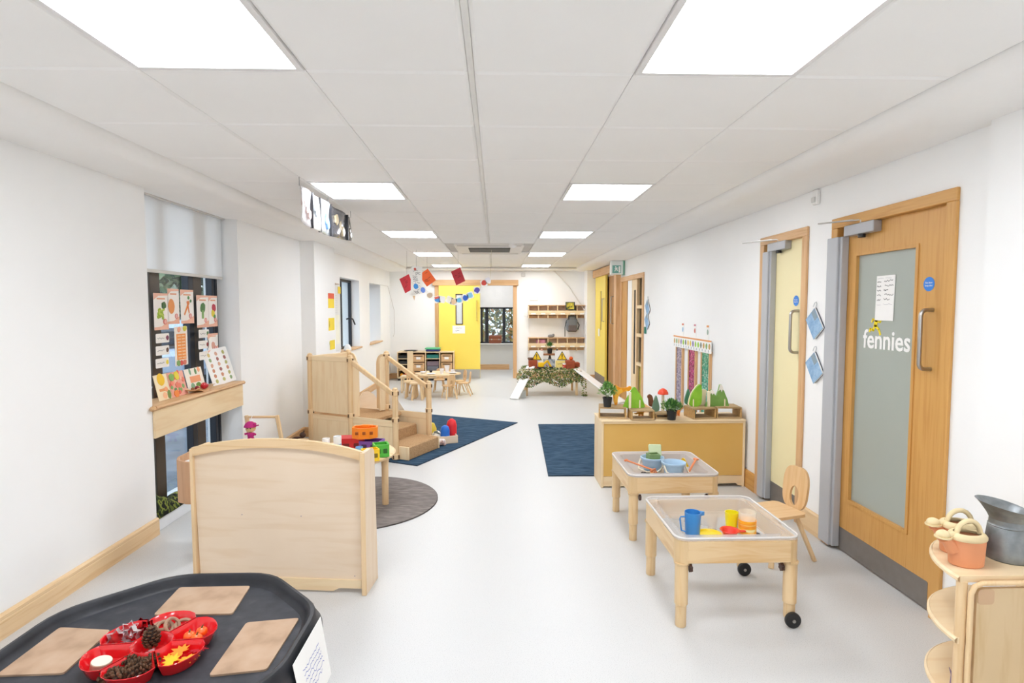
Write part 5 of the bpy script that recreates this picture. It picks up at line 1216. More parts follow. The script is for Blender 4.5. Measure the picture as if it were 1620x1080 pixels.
m = MB(); m.ball((0, 0, .035), .045, 12, 8, 0, (1.2, 1, .8)).ball((.035, -.03, .05), .028).ball((-.055, .02, .07), .035).ball((.05, -.015, .02), .02); m.obj('body', noisemat('soft_fabric', [(.4, '#F2E8E2'), (.6, '#E8C2B8')], 20, .9), t)
MB().ball((.052, -.048, .058), .005).ball((.034, -.056, .058), .005).obj('eyes', BLACK, t)

# ================================================================ WALL ITEMS LEFT
t = thing('notice_board', 'tall white notice board with faint writing left of the small window', 'notice board', M=on_left(XL+.001, 8.0, 1.42))
MB().box(-.36, .36, -.50, .44, 0, .012, 0, .003).obj('board', plain('#E4E4E2', .4), t)
MB().box(-.36, .30, .46, .475, 0, .02).box(-.36, -.32, .34, .47, .0, .03).obj('top_rail', plain('#C9B8A8', .5), t)
m = MB()
for i in range(8): scribble(m, -.30, .30-.035*i, .5, .012, 30, .0125, 0, .003)
m.obj('faint_writing', plain('#BDBDC4', .7), t)
MB().prism(rect(-.28, .30, -.40, .02), .012, .0128).obj('chart_sheet', plain('#F0EEDC', .7), t)
t = thing('sticky_note', 'yellow note at the top right corner of the white notice board', 'note', M=on_left(XL+.016, 8.30, 1.80)); MB().box(-.07, .06, -.05, .05, 0, .003).obj('paper', plain('#F2D32C', .6), t)
for i, (z, h, c, l) in enumerate(((1.60, .12, '#F8DA34', 'yellow note with red header on the left pilaster, topmost'), (1.33, .16, '#F8DC3A', 'plain yellow note on the left pilaster, second down'), (1.06, .12, '#F8DC3A', 'small yellow note on the left pilaster, third down'))):
    t = thing('wall_note', l, 'note', M=on_left(-2.139, 7.35-.0, z)); MB().box(-.12+.04*(i == 2), .14, -h/2, h/2, 0, .002).obj('paper', plain(c, .6), t)
    if i == 0: MB().box(-.12, .14, h/2, h/2+.07, 0, .002).obj('red_header', plain('#E2542C', .6), t)
    else: m = MB(); scribble(m, -.10, 0, .02, .1, 6, .003, 0, .006); m.obj('handwriting', plain('#7A7030', .7), t)
t = thing('toy_lamp', 'white dome shaped ornament on the sill of the nearer small window', 'ornament', (-2.25+.0, 8.55, .893)); MB().lathe([(.05, 0), (.06, .02), (.045, .07), (.02, .10), (0, .105)], 14).obj('dome', WHITE, t)
tag(MB().tube([(-2.30, 10.6, 2.0), (-2.27, 11.9, 2.0), (-2.2, 12.2, 1.5), (-2.21, 12.27, 1.0), (-2.24, 12.28, .92)], .006, 6).obj('blind_cord', plain('#D9D6D2', .6)), 'thin white cord hanging in the far left corner', 'cord')

# ================================================================ WALL ITEMS RIGHT
t = thing('motion_sensor', 'small white motion sensor high on the right wall above the kites', 'sensor', M=on_right(XR, 3.745, 2.275))
MB().box(-.03, .03, -.05, .05, 0, .03, 0, .008).obj('housing', WHITE, t); MB().box(-.022, .022, -.035, .0, .03, .04, 0, .006).obj('lens', plain('#DAD9D6', .3), t)
def kite(y, z, s, label, X=XR):
    t = thing('fabric_diamond', label, 'wall decoration', M=on_right(X-.004, y, z))
    R_ = rad(38)
    def rr(poly): return [(x*cos(R_)-yy*sin(R_), x*sin(R_)+yy*cos(R_)) for x, yy in poly]
    a = s
    MB().prism(rr(rect(-a*.75, a*.75, -a, a)), 0, .004).obj('back_cover', plain('#22314A', .6), t)
    MB().prism(rr(rect(-a*.78, a*.72, -a*1.0, a*.97)), .004, .012).obj('pages', PAPER, t)
    MB().prism(rr(rect(-a*.80, a*.70, -a*1.02, a*.95)), .012, .015).obj('blue_cover', noisemat('washed_blue_cloth', [(.3, '#7FA3C8'), (.7, '#A4C2DC')], 30, .8), t)
    MB().prism(rr(rect(a*.2, a*.68, a*.1, a*.9)), .015, .017).obj('grey_patch', plain('#8FA0AA', .8), t)
    MB().tube([(0, a*1.05, .006), (.0, a*1.25, .006), (.012, a*1.5, .006), (.004, a*1.68, .006), (-.014, a*1.62, .006), (-.03, a*1.3, .006)], .0022, 6).obj('hook', plain('#C9CDD2', .3, .8), t)
kite(3.718, 1.433, .085, 'upper blue cloth covered book hung as a diamond between the doors')
kite(3.706, 1.136, .085, 'lower blue cloth covered book hung as a diamond between the doors')
kite(7.90, 1.545, .095, 'upper far blue cloth diamond beside the glazed screen')
kite(7.92, 1.350, .095, 'lower far blue cloth diamond beside the glazed screen')
tag(MB().box(2.135, XR, 7.98, 8.04, 1.17, 1.27, 0, .006).obj('wall_switch', plain('#3E8A78', .5)), 'small green wall button below the far blue diamonds', 'switch')
t = thing('exit_sign', 'projecting exit sign with green edge above the glazed screen', 'sign', (2.02, 9.42, 2.10))
MB().box(-.10, .13, -.05, .05, 0, .23, 0, .006).obj('housing', plain('#E9EEEB', .4), t); MB().box(.10, .135, -.052, .052, -.01, .24, 0, .004).obj('edge', plain('#7FB59A', .4), t)
m = MB(); m.prism(rect(-.075, .07, .02, .15), 0, .002); gp = m.obj('pictogram_panel', plain('#6FA9A0', .4), t, M=frame((0, -.0505, 0), (1, 0, 0), (0, 0, 1)))
m = MB(); m.prism(circ(-.02, .125, .011, 10), .002, .003).prism([(-.045, .05), (-.03, .05), (-.012, .085), (.006, .055), (.018, .06), (.0, .10), (.02, .098), (.02, .108), (-.02, .112), (-.04, .095), (-.032, .088), (-.022, .098), (-.026, .08)], .002, .003).prism([(.03, .03), (.058, .03), (.058, .135), (.03, .135)], .002, .003); m.obj('running_man_pictogram', PAPER, t, M=frame((0, -.0505, 0), (1, 0, 0), (0, 0, 1)))
# glitter columns
GC = (('#9A8FAE', '#B9AFC8', '#7C7392', '#D9D0E0'), ('#A8206C', '#C63A88', '#7A1450', '#E07AB0'), ('#2E9A7C', '#55BFA2', '#1E7A66', '#A9E0D0'))
GN = ('mauve', 'magenta', 'green')
for i, (ya, yb) in enumerate(((6.60, 6.35), (6.175, 5.925), (5.785, 5.525))):
    t = thing('glitter_panel', 'tall framed strip of %s glitter on the right wall' % GN[i], 'sensory panel', M=on_right(XR, (ya+yb)/2, .40))
    w_ = (ya-yb)/2; H_ = .70
    c = GC[i]; MB().box(-w_+.03, w_-.03, .02, H_, .004, .018, 0, .003).obj('glitter_strip', GLIT('glitter_'+GN[i], [(.0, c[0]), (.3, c[1]), (.55, c[2]), (.82, c[3])]), t)
    for s in (-1, 1): MB().box(s*(w_-.016)-.016, s*(w_-.016)+.016, 0, H_, 0, .025, 0, .003).obj('side_strip', oakpale('y'), t)
    MB().box(-w_, w_, -.02, .02, 0, .025, 0, .003).obj('bottom_strip', oakpale('x'), t)
t = thing('label_frieze', 'white frieze of small pictures above the three glitter panels', 'frieze', M=on_right(XR-.027, 6.07, 1.145))
MB().box(-.59, .59, -.065, .065, 0, .003).obj('card', PAPER, t)
cols = {'#C9A05A': [], '#7FA860': [], '#E5C83C': [], '#8A7AB0': [], '#9ACD3A': [], '#6F7A6A': []}
ks = list(cols)
mm = {}
for i in range(15):
    x = -.55+.078*i; c = ks[2] if i in (6, 7) else ks[4] if i == 9 else ks[3] if i == 8 else ks[(i*7) % 6 if (i*7) % 6 != 2 else 0]
    mm.setdefault(c, MB()).prism(blob(x, .005, .024, 8, .15, 1.3), .003, .004)
for c, m in mm.items(): m.obj('print', plain(c, .6), t)
MB().box(-.59, .59, .052, .068, .003, .005).obj('orange_border', plain('#EBA468', .6), t)
m = MB()
for i in range(14): m.prism(rect(-.57+.083*i, -.555+.083*i, -.055, -.03), .003, .0035)
m.obj('small_print', plain('#8A96A8', .6), t)
for i, (y, c, c2) in enumerate(((6.416, '#E0866A', '#8FC0E0'), (6.022, '#D08A9A', '#C96A5A'), (5.652, '#EBA468', '#9AAFA0'))):
    t = thing('picture_card', '%s picture card above the frieze over the glitter panels' % ('leftmost', 'middle', 'rightmost')[i], 'card', M=on_right(XR-.001, y, 1.29))
    MB().box(-.035, .035, -.075, .075, 0, .002).obj('card', PAPER, t); MB().prism(rect(-.03, .03, .050, .070), .002, .003).obj('header', plain(c, .6), t); MB().prism(blob(0, 0, .022, 8, .1, 1.3), .002, .003).obj('print', plain(c2, .6), t)

# ================================================================ FAR LEFT: tray storage unit, table and chairs
t = thing('tray_storage_unit', 'low birch storage unit with drawers and baskets against the far left wall', 'storage unit', (-1.497, 12.09, 0))
hw, d, H_ = .602, .19, .615
bb = birch('x')
MB().box(-hw, hw, -d, d, H_-.018, H_, 0, .003).obj('unit_top', bb, t); MB().box(-hw, hw, -d, d, .05, .068).obj('unit_base', bb, t)
MB().box(-hw+.01, hw-.01, -d+.02, d, 0, .05).obj('plinth', BLACK, t)
XS = [-hw+.009, -.30, 0, .30, hw-.009]
for x in XS: MB().box(x-.009, x+.009, -d, d, .05, H_-.018).obj('divider', birch('z'), t)
MB().box(-hw, hw, d-.008, d, .05, H_-.01).obj('back_panel', plain('#6E5A48', .7), t)
for c in range(4):
    x0, x1 = XS[c]+.012, XS[c+1]-.012
    if c in (1, 3):
        for z in (.40, .225, .07):
            b_ = MB(); b_.box(x0+.015, x1-.015, -d-.005, d-.03, z, z+.155, 0, .006); o = b_.obj('basket_drawer', oakpale('x'), t)
            MB().box((x0+x1)/2-.045, (x0+x1)/2+.045, -d-.008, -d-.004, z+.055, z+.105).obj('label_card', PAPER, o); MB().box(x0+.05, x1-.05, -d-.007, -d-.002, z+.118, z+.135).obj('hand_slot', plain('#3A2A20', .8), o)
    else:
        for z in ((.46, .34, .22) if c == 0 else (.46, .20)): MB().box(x0, x1, -d, d-.01, z, z+.012).obj('shelf', bb, t)
def simple(name, mb, mat, label, cat, loc, rz=0, group=None): return tag(mb.obj(name, mat, None, loc, rz), label, cat, group)
simple('storage_tray', MB().box(-.125, .125, -.15, .15, 0, .07, 0, .008), plain('#1E2422', .4), 'black tray in the top left bay of the storage unit', 'tray', (-1.95, 12.07, .4725))
simple('storage_tray', MB().box(-.125, .125, -.15, .15, 0, .07, 0, .008), plain('#23282A', .4), 'second black tray down in the left bay of the storage unit', 'tray', (-1.95, 12.07, .3525))
simple('storage_tray', MB().box(-.125, .125, -.15, .15, 0, .08, 0, .008), plain('#1E7A74', .4), 'teal tray in the top bay of the third column', 'tray', (-1.347, 12.07, .4725))
simple('storage_tray', MB().box(-.125, .125, -.15, .15, 0, .10, 0, .008), plain('#6E7079', .4), 'lower grey tray in the third column of the storage unit', 'tray', (-1.347, 12.07, .2125))
simple('storage_tray', MB().box(-.125, .125, -.15, .15, 0, .10, 0, .008), plain('#7A6A74', .4), 'upper grey tray in the third column of storage unit', 'tray', (-1.347, 12.07, .3135))
for x, z, c, l in ((-2.02, .115, '#E9A52A', 'amber ball'), (-1.93, .112, '#E0603A', 'orange red ball'), (-1.87, .108, '#D9D6CE', 'cream ball')): simple('play_ball', MB().ball((0, 0, 0), .042), plain(c, .4), l+' in the bottom left bay of storage unit', 'ball', (x, 12.0, .068+.042))
t = thing('serving_platter', 'black oval platter on top of the storage unit', 'platter', (-1.83, 12.08, H_)); MB().lathe([(.08, 0), (.15, .018), (.145, .024), (.08, .008), (0, .008)], 24, (0, 0, 0), 0, True, 1, .8).obj('platter', BLACK, t)
t = thing('storage_basin', 'navy basin on top of the storage unit holding green basin', 'basin', (-1.35, 12.08, H_)); MB().box(-.15, .15, -.12, .12, 0, .045, 0, .015).obj('basin', plain('#232F78', .4), t)
t = thing('storage_basin', 'mint green basin stacked on the navy one', 'basin', (-1.36, 12.08, H_+.0455)); MB().box(-.16, .16, -.12, .12, 0, .035, 0, .014).obj('basin', plain('#5FC08A', .4), t)
# table
t = thing('play_table', 'wavy edged birch table laid with white crockery at the far end', 'table', (-1.02, 9.85, 0))
m = MB(); n = 48; o = [((.38+.02*cos(6*a))*cos(a)*1.0, (.38+.02*cos(6*a))*sin(a)*.9) for a in [2*pi*i/n for i in range(n)]]; m.prism(o, .378, .40); m.obj('table_top', birch('x'), t)
for a in (.6, 2.5, 3.8, 5.6): MB().lathe([(.022, 0), (.028, .375)], 12, (.27*cos(a), .24*sin(a), 0)).obj('leg', beech('z'), t)
kids = [(-.80, 9.52, rad(205), 'child chair at the near right of the far table'), (-.56, 9.88, rad(262), 'child chair at the right end of the far table'), (-.66, 10.14, rad(295), 'child chair behind the right end of the far table'), (-1.05, 10.36, rad(0), 'child chair behind the far table, its rounded back visible'), (-1.47, 10.0, rad(75), 'child chair at the left end of the far table')]
for i, (x, y, r, l) in enumerate(kids):
    c = dup(CH, at(x, y, 0, r) @ MX.Scale(.76, 4), l, group='child chairs round the far table')
t = thing('tall_chair_back', 'taller white birch chair with high narrow back at the far left', 'chair', (-1.60, 10.45, 0)); MB().box(-.055, .055, .0, .016, .28, .74, 0, .006).obj('backrest', birch('z'), t); MB().box(-.15, .15, -.28, .0, .28, .30, 0, .006).obj('seat', birch('x'), t)
for sx in (-.12, .12):
    for sy in (-.25, -.02): MB().box(sx-.014, sx+.014, sy-.014, sy+.014, 0, .28).obj('leg', birch('z'), t)
for i, (x, y, l) in enumerate(((-1.46, 9.62, 'small beech stool at the left of the far table'), (-1.32, 9.42, 'small beech stool at the near left of far table'))):
    t = thing('stool', l, 'stool', (x, y, 0)); MB().prism(rrect(-.12, .12, -.12, .12, .05), .27, .295).obj('seat', beech('x'), t)
    for a in range(4): MB().beam((.08*cos(a*pi/2+.78), .08*sin(a*pi/2+.78), .27), (.12*cos(a*pi/2+.78), .12*sin(a*pi/2+.78), 0), .03, .03, 0, .004).obj('leg', beech('z'), t)
CWH = plain('#EDEDF2', .35)
for i, (x, y, r, h, l) in enumerate(((-1.27, 9.80, .06, .03, 'white bowl at the left of the far table'), (-1.12, 9.66, .08, .015, 'white plate at the near left of the far table'), (-.94, 9.72, .04, .09, 'white jug near the middle of far table'), (-.87, 9.95, .045, .12, 'tall white teapot at the back of far table'), (-.77, 9.93, .04, .05, 'white cup right of the teapot'), (-.76, 9.78, .08, .02, 'white plate at the right of the far table'), (-1.16, 9.96, .03, .03, 'small dark pot at the back left of the far table'))):
    simple('crockery', MB().lathe([(0, 0), (r*.6, 0), (r, h), (r*.94, h), (r*.55, .004), (0, .004)], 18), CWH if i < 6 else BLACK, l, 'crockery', (x, y, .4002))

# ================================================================ FAR RIGHT: coat shelves, construction table
def cubby(z0, label):
    t = thing('cubby_shelf', label, 'shelf', (1.335, 12.29, z0)); w_, h_, d_ = .635, .285, .20
    MB().box(-w_, w_, -.006, .0, 0, h_).obj('back_panel', plain('#EBD8C2', .5), t); MB().box(-w_, w_, -d_-.012, -d_, .075, .165, 0, .003).obj('front_board', birch('x'), t)
    MB().box(-w_, w_, -d_, -.006, h_-.016, h_, 0, .003).obj('top_board', oakpale('x'), t)
    MB().box(-w_, w_, -d_, -.006, .125, .141, 0, .003).obj('shelf_board', oakpale('x'), t)
    MB().box(-w_, w_, -.03, -.006, 0, .06, 0, .003).obj('hook_rail', oakpale('x'), t)
    for i in range(7): x = -w_+.008+(2*w_-.016)*i/6; m = MB(); m.box(x-.008, x+.008, -d_, -.006, 0, h_-.016, 0, .002); m.obj('divider', birch('z'), t)
    for i in range(6):
        x = -w_+(2*w_)*(i+.5)/6; MB().tube([(x, -.03, .035), (x, -.06, .03), (x, -.065, .05)], .006, 6).obj('coat_hook', STEEL, t); MB().box(x-.05, x+.05, -d_-.014, -d_-.012, .083, .112).obj('name_label', PAPER, t)
cubby(1.32, 'upper oak coat shelf with six cubbies on the far wall'); cubby(.615, 'lower oak coat shelf with six cubbies on the far wall')
t = thing('picture_card', 'dark framed yellow flower picture above the upper coat shelf', 'picture', M=on_far(1.60, 12.08, 1.56)); MB().box(-.10, .10, -.06, .11, 0, .012).obj('frame', plain('#2A3A38', .5), t); MB().prism(rect(-.08, .08, -.045, .095), .012, .014).obj('print', noisemat('flower_print', [(.35, '#2E4A3A'), (.5, '#B9A83A'), (.7, '#E2D25A')], 18, .5), t)
t = thing('backpack', 'grey backpack hanging from the upper coat shelf', 'backpack', (1.655, 12.19, 1.02))
BG = plain('#75777A', .8); MB().box(-.12, .12, -.07, .04, 0, .30, 0, .04).box(-.085, .085, -.06, .03, .24, .36, 0, .035).obj('body', BG, t)
MB().box(-.09, .09, -.10, -.065, .02, .15, 0, .015).obj('front_pocket', plain('#6A5F5C', .8), t)
MB().tube([(-.03, 0, .35), (0, -.01, .40), (.03, 0, .35)], .008, 6).tube([(-.12, 0, .25), (-.15, 0, .1), (-.15, 0, -.10)], .009, 6).tube([(.12, 0, .22), (.16, 0, .15), (.13, 0, .05)], .012, 6).obj('straps', plain('#3E4348', .8), t)
t = thing('pink_pouch', 'pink patterned pouch in a lower coat shelf cubby', 'pouch', (.98, 12.20, .757)); MB().box(-.10, .10, -.05, .05, 0, .10, 0, .02).obj('pouch', plain('#E9A8C8', .7), t)
t = thing('woolly_hat', 'grey woolly bundle on top of the lower coat shelf', 'hat', (1.20, 12.2, .90)); MB().ball((0, 0, .03), .05, 12, 8, 0, (1.4, 1, .7)).ball((.05, 0, .05), .03).obj('bundle', plain('#8A8A8E', .9), t)
tag(MB().box(.61, .67, 12.285, 12.30, 1.36, 1.44, 0, .004).obj('light_switch', WHITE), 'white light switch right of the far doorway', 'switch')
tag(MB().box(.74, .92, 12.288, 12.30, 1.70, 1.79, 0, .004).obj('socket_plate', plain('#E2E0DC', .5)), 'white double socket plate above the upper coat shelf', 'socket')
tag(MB().box(.56, .64, 12.25, 12.30, 2.22, 2.31, 0, .008).obj('wall_sensor', plain('#D5D2CE', .5)), 'small grey sensor above the right end of the far door frame', 'sensor')
tag(MB().tube([(1.27, 12.27, 2.35), (1.60, 12.27, 2.00), (1.85, 12.24, 1.62), (1.915, 12.1, 1.50), (1.925, 12.0, 1.25), (1.925, 11.95, .95)], .012, 8).obj('wall_edge_tube', plain('#E4E1DC', .6)), 'curving white tube standing for a wall edge in the far right corner', 'wall edge')  # added tube, stands in for the edge where the wall plane changes

# construction table draped in camouflage netting
TXc, TYc, Tw, Td, Th = .98, 10.1, .50, .36, .44
t = thing('low_table', 'low table hidden under camouflage netting at the far end', 'table', (TXc, TYc, 0))
MB().box(-Tw, Tw, -Td, Td, Th-.03, Th, 0, .004).obj('table_top', birch('x'), t)
for x in (-.44, .44):
    for y in (-.3, .3): MB().box(x-.02, x+.02, y-.02, y+.02, 0, Th-.03, 0, .004).obj('leg', beech('z'), t)
m = MB(); cs = ['#5F7A3A', '#7C8F48', '#3E5530', '#A98F5E', '#2B3A26', '#D8CDB0', '#8A6A44']
for i in range(2600):
    u = random.uniform(-1, 1); v = random.random()
    x = u*(Tw+.10); 
    if v < .45: y = random.uniform(-Td, Td); z = Th+.012+random.uniform(0, .02); d_ = V((random.uniform(-1, 1), random.uniform(-1, 1), random.uniform(-.3, .3)))
    else:
        hang = .24+.05*sin(7*u)+(.26 if abs(u) > .86 else 0); s = random.random(); y = -Td-.03-.05*s; z = Th+.012-hang*s; d_ = V((random.uniform(-1, 1), random.uniform(-.3, .3), random.uniform(-1, 1)))
    if abs(x) > Tw: z -= (abs(x)-Tw)*2.2; z = max(.02, z)
    p = V((x, y, z)); d_.normalize(); s_ = d_.orthogonal().normalized(); l, w_ = random.uniform(.018, .034), random.uniform(.010, .018)
    m.add([p-d_*l, p+s_*w_, p+d_*l, p-s_*w_*.6], [(0, 1, 2, 3)], random.choice((0, 0, 1, 1, 2, 2, 3, 4, 5, 6)))
net = m.obj('camouflage_netting', [plain(c, .8, var=0) for c in cs], None, (TXc, TYc, 0), recalc=False); tag(net, 'leafy camouflage netting draped over the low table', 'netting'); net['kind'] = 'stuff'
TT = Th+.015
def ramp(p0, p1, w_, label, rz=0):
    m = MB(); m.beam(p0, p1, w_, .025, 0, .004, up=(0, 0, 1)); tag(m.obj('white_ramp', WHITE), label, 'ramp')
ramp((.62, 9.95, .50), (.30, 9.35, .014), .16, 'white plank ramp at the left end of the netted table')
ramp((1.42, 9.80, .47), (2.04, 8.95, .014), .16, 'white plank ramp at the right end of the netted table')
BR = plain('#9C4A2C', .85, bump=.4, bs=120)
for x, y, z, l in ((.66, 10.02, TT, 'red brick at the left of the netted table, lowest'), (.66, 10.02, TT+.076, 'red brick on top of the left brick'), (1.32, 9.95, TT, 'red brick at the right of the netted table'), (1.32, 9.95, TT+.076, 'red brick stacked on the right brick'), (1.44, 10.16, TT+.02, 'red brick standing behind the right pair')):
    simple('house_brick', MB().box(-.075, .075, -.1, .1, 0, .075, 0, .004), BR, l, 'brick', (x, y, z))
def stool2(z, label, w_=.16, h_=.14): 
    t = thing('small_stand', label, 'stand', (.985, 10.25, z)); dm = wood('#A8714C', '#8A5838', 'x', .5, 20, 'red_wood')
    MB().box(-w_, w_, -.10, .10, h_-.025, h_, 0, .003).obj('top', dm, t)
    for s in (-1, 1): MB().box(s*w_-.02*s-.012, s*w_-.02*s+.012, -.09, .09, 0, h_-.025, 0, .003).obj('side', dm, t)
stool2(TT, 'lower brown wooden stand holding a picture on the netted table', .14, .14); stool2(TT+.14, 'upper brown wooden stand carrying the spiky plant', .165, .11)
leafplant('potted_plant', .985, 10.25, TT+.251, .05, .09, .085, .13, 'spiky green grass plant in black pot on the brown stands', 200, .008, .07, -.3, ('#3E7A34', '#6CA04C', '#2E5F2A'))
for x, c, l in ((.84, '#D9907A', 'pink brown figure left of the spiky plant'), (1.12, '#2A3A30', 'dark green figure right of the spiky plant')): simple('toy_figure', MB().lathe([(.022, 0), (.016, .05), (.02, .07), (0, .09)], 10), plain(c, .6), l, 'toy figure', (x, 10.25, TT+.251))
simple('toy_figure', MB().lathe([(.035, 0), (.02, .06), (.012, .1), (0, .12)], 10), plain('#4A4440', .6), 'dark figure between the two brown stands', 'toy figure', (.985, 10.22, TT+.141))
t = thing('photo_print', 'photo print of machinery leaning on the lower brown stand', 'picture', M=frame((.985, 10.12, TT), (1, 0, 0), (0, .15, 1))); MB().box(-.14, .14, 0, .16, 0, .004).obj('print', noisemat('machinery_photo', [(.3, '#4A5560'), (.45, '#8A95A0'), (.55, '#C9CED2'), (.65, '#A05A50'), (.75, '#5A6A80')], 14, .4, detail=4), t)
YS = plain('#F4CE1E', .5)
for x, z, l, w2 in ((.73, TT+.08, 'left yellow warning triangle sign on the netted table', .12), (1.19, TT+.08, 'right yellow warning triangle sign with text panel', .13)):
    t = thing('warning_sign', l, 'sign', M=on_far(x, 10.05, z+.09)); MB().box(-w2, w2, -.17, .15, 0, .004).obj('board', PAPER, t)
    tri = lambda s, y=0: [(-s, -s*.62+y), (s, -s*.62+y), (0, s*1.1+y)]
    MB().prism(tri(.095, .035), .004, .006).obj('triangle_border', BLACK, t); MB().prism(tri(.074, .036), .006, .008).obj('triangle', YS, t)
    MB().prism([(-.006, .028), (.006, .028), (.010, .085), (-.010, .085)], .008, .010).prism(circ(0, .010, .009, 10), .008, .010).obj('exclamation_mark', BLACK, t)
    if x > 1: MB().prism(rect(-.12, .12, -.165, -.03), .004, .006).obj('text_panel', plain('#F6E48A', .5), t); m = MB(); scribble(m, -.08, -.09, .16, .03, 14, .007, 0, .006); m.obj('lettering', plain('#6A6A50', .6), t)
t = thing('toy_excavator', 'yellow toy excavator in front of the left warning sign', 'toy excavator', (.80, 9.90, TT), .3)
MB().box(-.06, .06, -.05, .05, 0, .04, 0, .01).obj('tracks', BLACK, t); MB().box(-.05, .04, -.04, .04, .04, .12, 0, .01).beam((.03, 0, .08), (.12, 0, .15), .03, .03).beam((.12, 0, .15), (.19, 0, .03), .03, .03).obj('boom_and_cab', YEL, t)
MB().box(.16, .22, -.03, .03, 0, .04, 0, .01).obj('bucket', BLACK, t)
simple('orange_ball', MB().ball((0, 0, 0), .035), plain('#E8661E', .5), 'orange ball on top of the right bricks', 'ball', (1.34, 9.96, TT+.151+.034))
t = thing('striped_tape', 'red and white striped tape roll beside the right bricks', 'tape', (1.23, 9.98, TT)); MB().cyl((0, 0, 0), .04, .10, 16).obj('roll', noisemat('red_white_tape', [(.0, '#D9503E'), (.5, '#F2EDE6')], 3, .5, const=True, stretch=(1, 1, 8)), t)
t = thing('plant_pot', 'brown pot on the left bricks', 'pot', (.62, 10.02, TT+.152)); MB().lathe([(.04, 0), (.055, .03), (.05, .045), (0, .045)], 14).obj('pot', plain('#6A4A34', .7), t)
t = thing('grey_block', 'grey box at the foot of left white ramp', 'box', (.46, 9.62, 0)); MB().box(-.05, .05, -.08, .08, 0, .12, 0, .005).obj('box', plain('#B4B4AE', .6), t)

# ================================================================ CEILING THINGS
t = thing('air_conditioning_unit', 'white ceiling air conditioning cassette with slatted grille', 'air conditioner', (KX(0), RY(9.0)+.6, ZC))
MB().prism(rrect(-.47, .47, -.60, .60, .03), -.022, .01).obj('fascia', plain('#E9E6E1', .5, name='ac_fascia'), t)
MB().box(-.29, .29, -.28, .28, -.026, -.021).obj('grille_recess', plain('#5A5650', .6), t)
for i in range(12): m = MB(); m.box(-.29, .29, -.008, .006, -.0035, .001); m.xf(MX.Translation((0, -.25+.045*i, -.029)) @ MX.Rotation(.5, 4, 'X')); m.obj('slat', plain('#8E8A82', .5), t)
MB().box(-.43, .43, -.56, -.53, -.030, -.021, 0, .003).obj('air_flap', plain('#C9C5BE', .5), t); MB().box(-.43, .43, .53, .56, -.030, -.021, 0, .003).obj('air_flap', plain('#C9C5BE', .5), t)
t = thing('smoke_detector', 'round white smoke detector on the ceiling near the air conditioner', 'smoke detector', (.225, 7.52, ZC)); MB().lathe([(0, -.055), (.03, -.055), (.045, -.035), (.055, -.03), (.055, 0)], 20).obj('body', WHITE, t); MB().tube([(-.07, 0, -.01), (.07, 0, -.01)], .006, 6).obj('bracket', plain('#8E8A82', .5), t)
# photo banner along a ceiling rail
t = thing('photo_banner', 'glossy photo banner hanging lengthways from the left ceiling rail', 'banner', (-1.292, 3.80, 0))
segs = [(0, .22, '#DCD9DC', '#E9D3CF'), (.23, .40, '#E6E8E4', '#C9CFD8'), (.41, .66, '#D9E0E6', '#7FA8D8'), (.68, 1.16, '#55565C', '#B9A98A'), (1.17, 1.28, '#6A625A', '#8A8070')]
def bz_(y, f): return 2.345-.225*f-.012*sin(3*y+1)*f-(.0 if f < .5 else .02*sin(pi*y/1.28))
FOIL = {}
for i, (a, b, c, c2) in enumerate(segs):
    g = MB(); g.grid(lambda u, v: (.010*sin(14*(a+u*(b-a))+3*v), a+u*(b-a), bz_(a+u*(b-a), v)), 8, 6); g.obj('photo_panel', plain(c, .16, .15, var=.1, vs=14, spec=.9), t, solid=.0015)
    g = MB(); k = random.Random(i)
    for q in range(3):
        y = a+(b-a)*(.3+.2*q); z = 2.25-.035*q; g.prism(blob(y, z, min(.034, (b-a)*.13), 10, .25, 1.2), -.012, .012, 0)
    g.obj('print', plain(c2, .25), t, M=frame((0, 0, 0), (0, 1, 0), (0, 0, 1)))
m = MB()
for y in (-.02, .62, 1.29): m.tube([(0, y, 2.40), (0, y, 2.34)], .0015, 5)
m.obj('hanging_thread', plain('#5A5A60', .5), t)
for y in (.225, .405, .67, 1.165): MB().box(-.011, .011, y-.006, y+.006, bz_(y, 1), bz_(y, 0)).obj('dark_strip', plain('#26262A', .4), t)
# square papers hanging as diamonds
def hang_sq(x, y, z, s, rot, tilt, col, label, pr=True):
    t = thing('hanging_paper', label, 'paper decoration', M=MX.Translation((x, y, z)) @ MX.Rotation(tilt, 4, 'Z') @ frame((0, 0, 0), (1, 0, 0), (0, 0, 1)) @ MX.Rotation(rot, 4, 'Z'))
    MB().prism(rect(-s*.8, s*.8, -s, s), -.001, .001).obj('paper', plain(col, .5), t)
    if pr:
        m = MB()
        for q in range(6): scribble(m, random.uniform(-.6, .1)*s, random.uniform(-.7, .7)*s, s*.4, s*.15, 5, .0016, 0, .006)
        m.obj('drawing', plain('#A0401A' if col == '#F2661E' else '#8E1E2C', .6), t)
    r = s*1.28; tp = t.matrix_basis
    th = MB(); th.tube([(x, y, z+r*.9), (x, y, ZC)], .0015, 5); o = th.obj('thread', plain('#9A9A9E', .5), t); o.matrix_basis = tp.inverted()
hang_sq(-1.335, 8.5, 1.905, .115, .45, .75, '#C62E3A', 'leftmost red paper square hanging as a diamond')
hang_sq(-1.03, 8.5, 1.995, .105, .62, .1, '#F2661E', 'orange paper square hanging as a diamond')
hang_sq(-.567, 8.5, 2.015, .110, .42, .62, '#C4303C', 'right red paper square hanging above the yellow door')
t = thing('hanging_print', 'tall white print with grey pattern hanging beside the red paper', 'paper decoration', M=on_far(-1.165, 8.3, 1.74))
MB().prism([(-.085, -.02), (.08, .02), (.085, .40), (-.06, .42), (-.08, .36)], 0, .002).obj('sheet', PAPER, t)
m = MB()
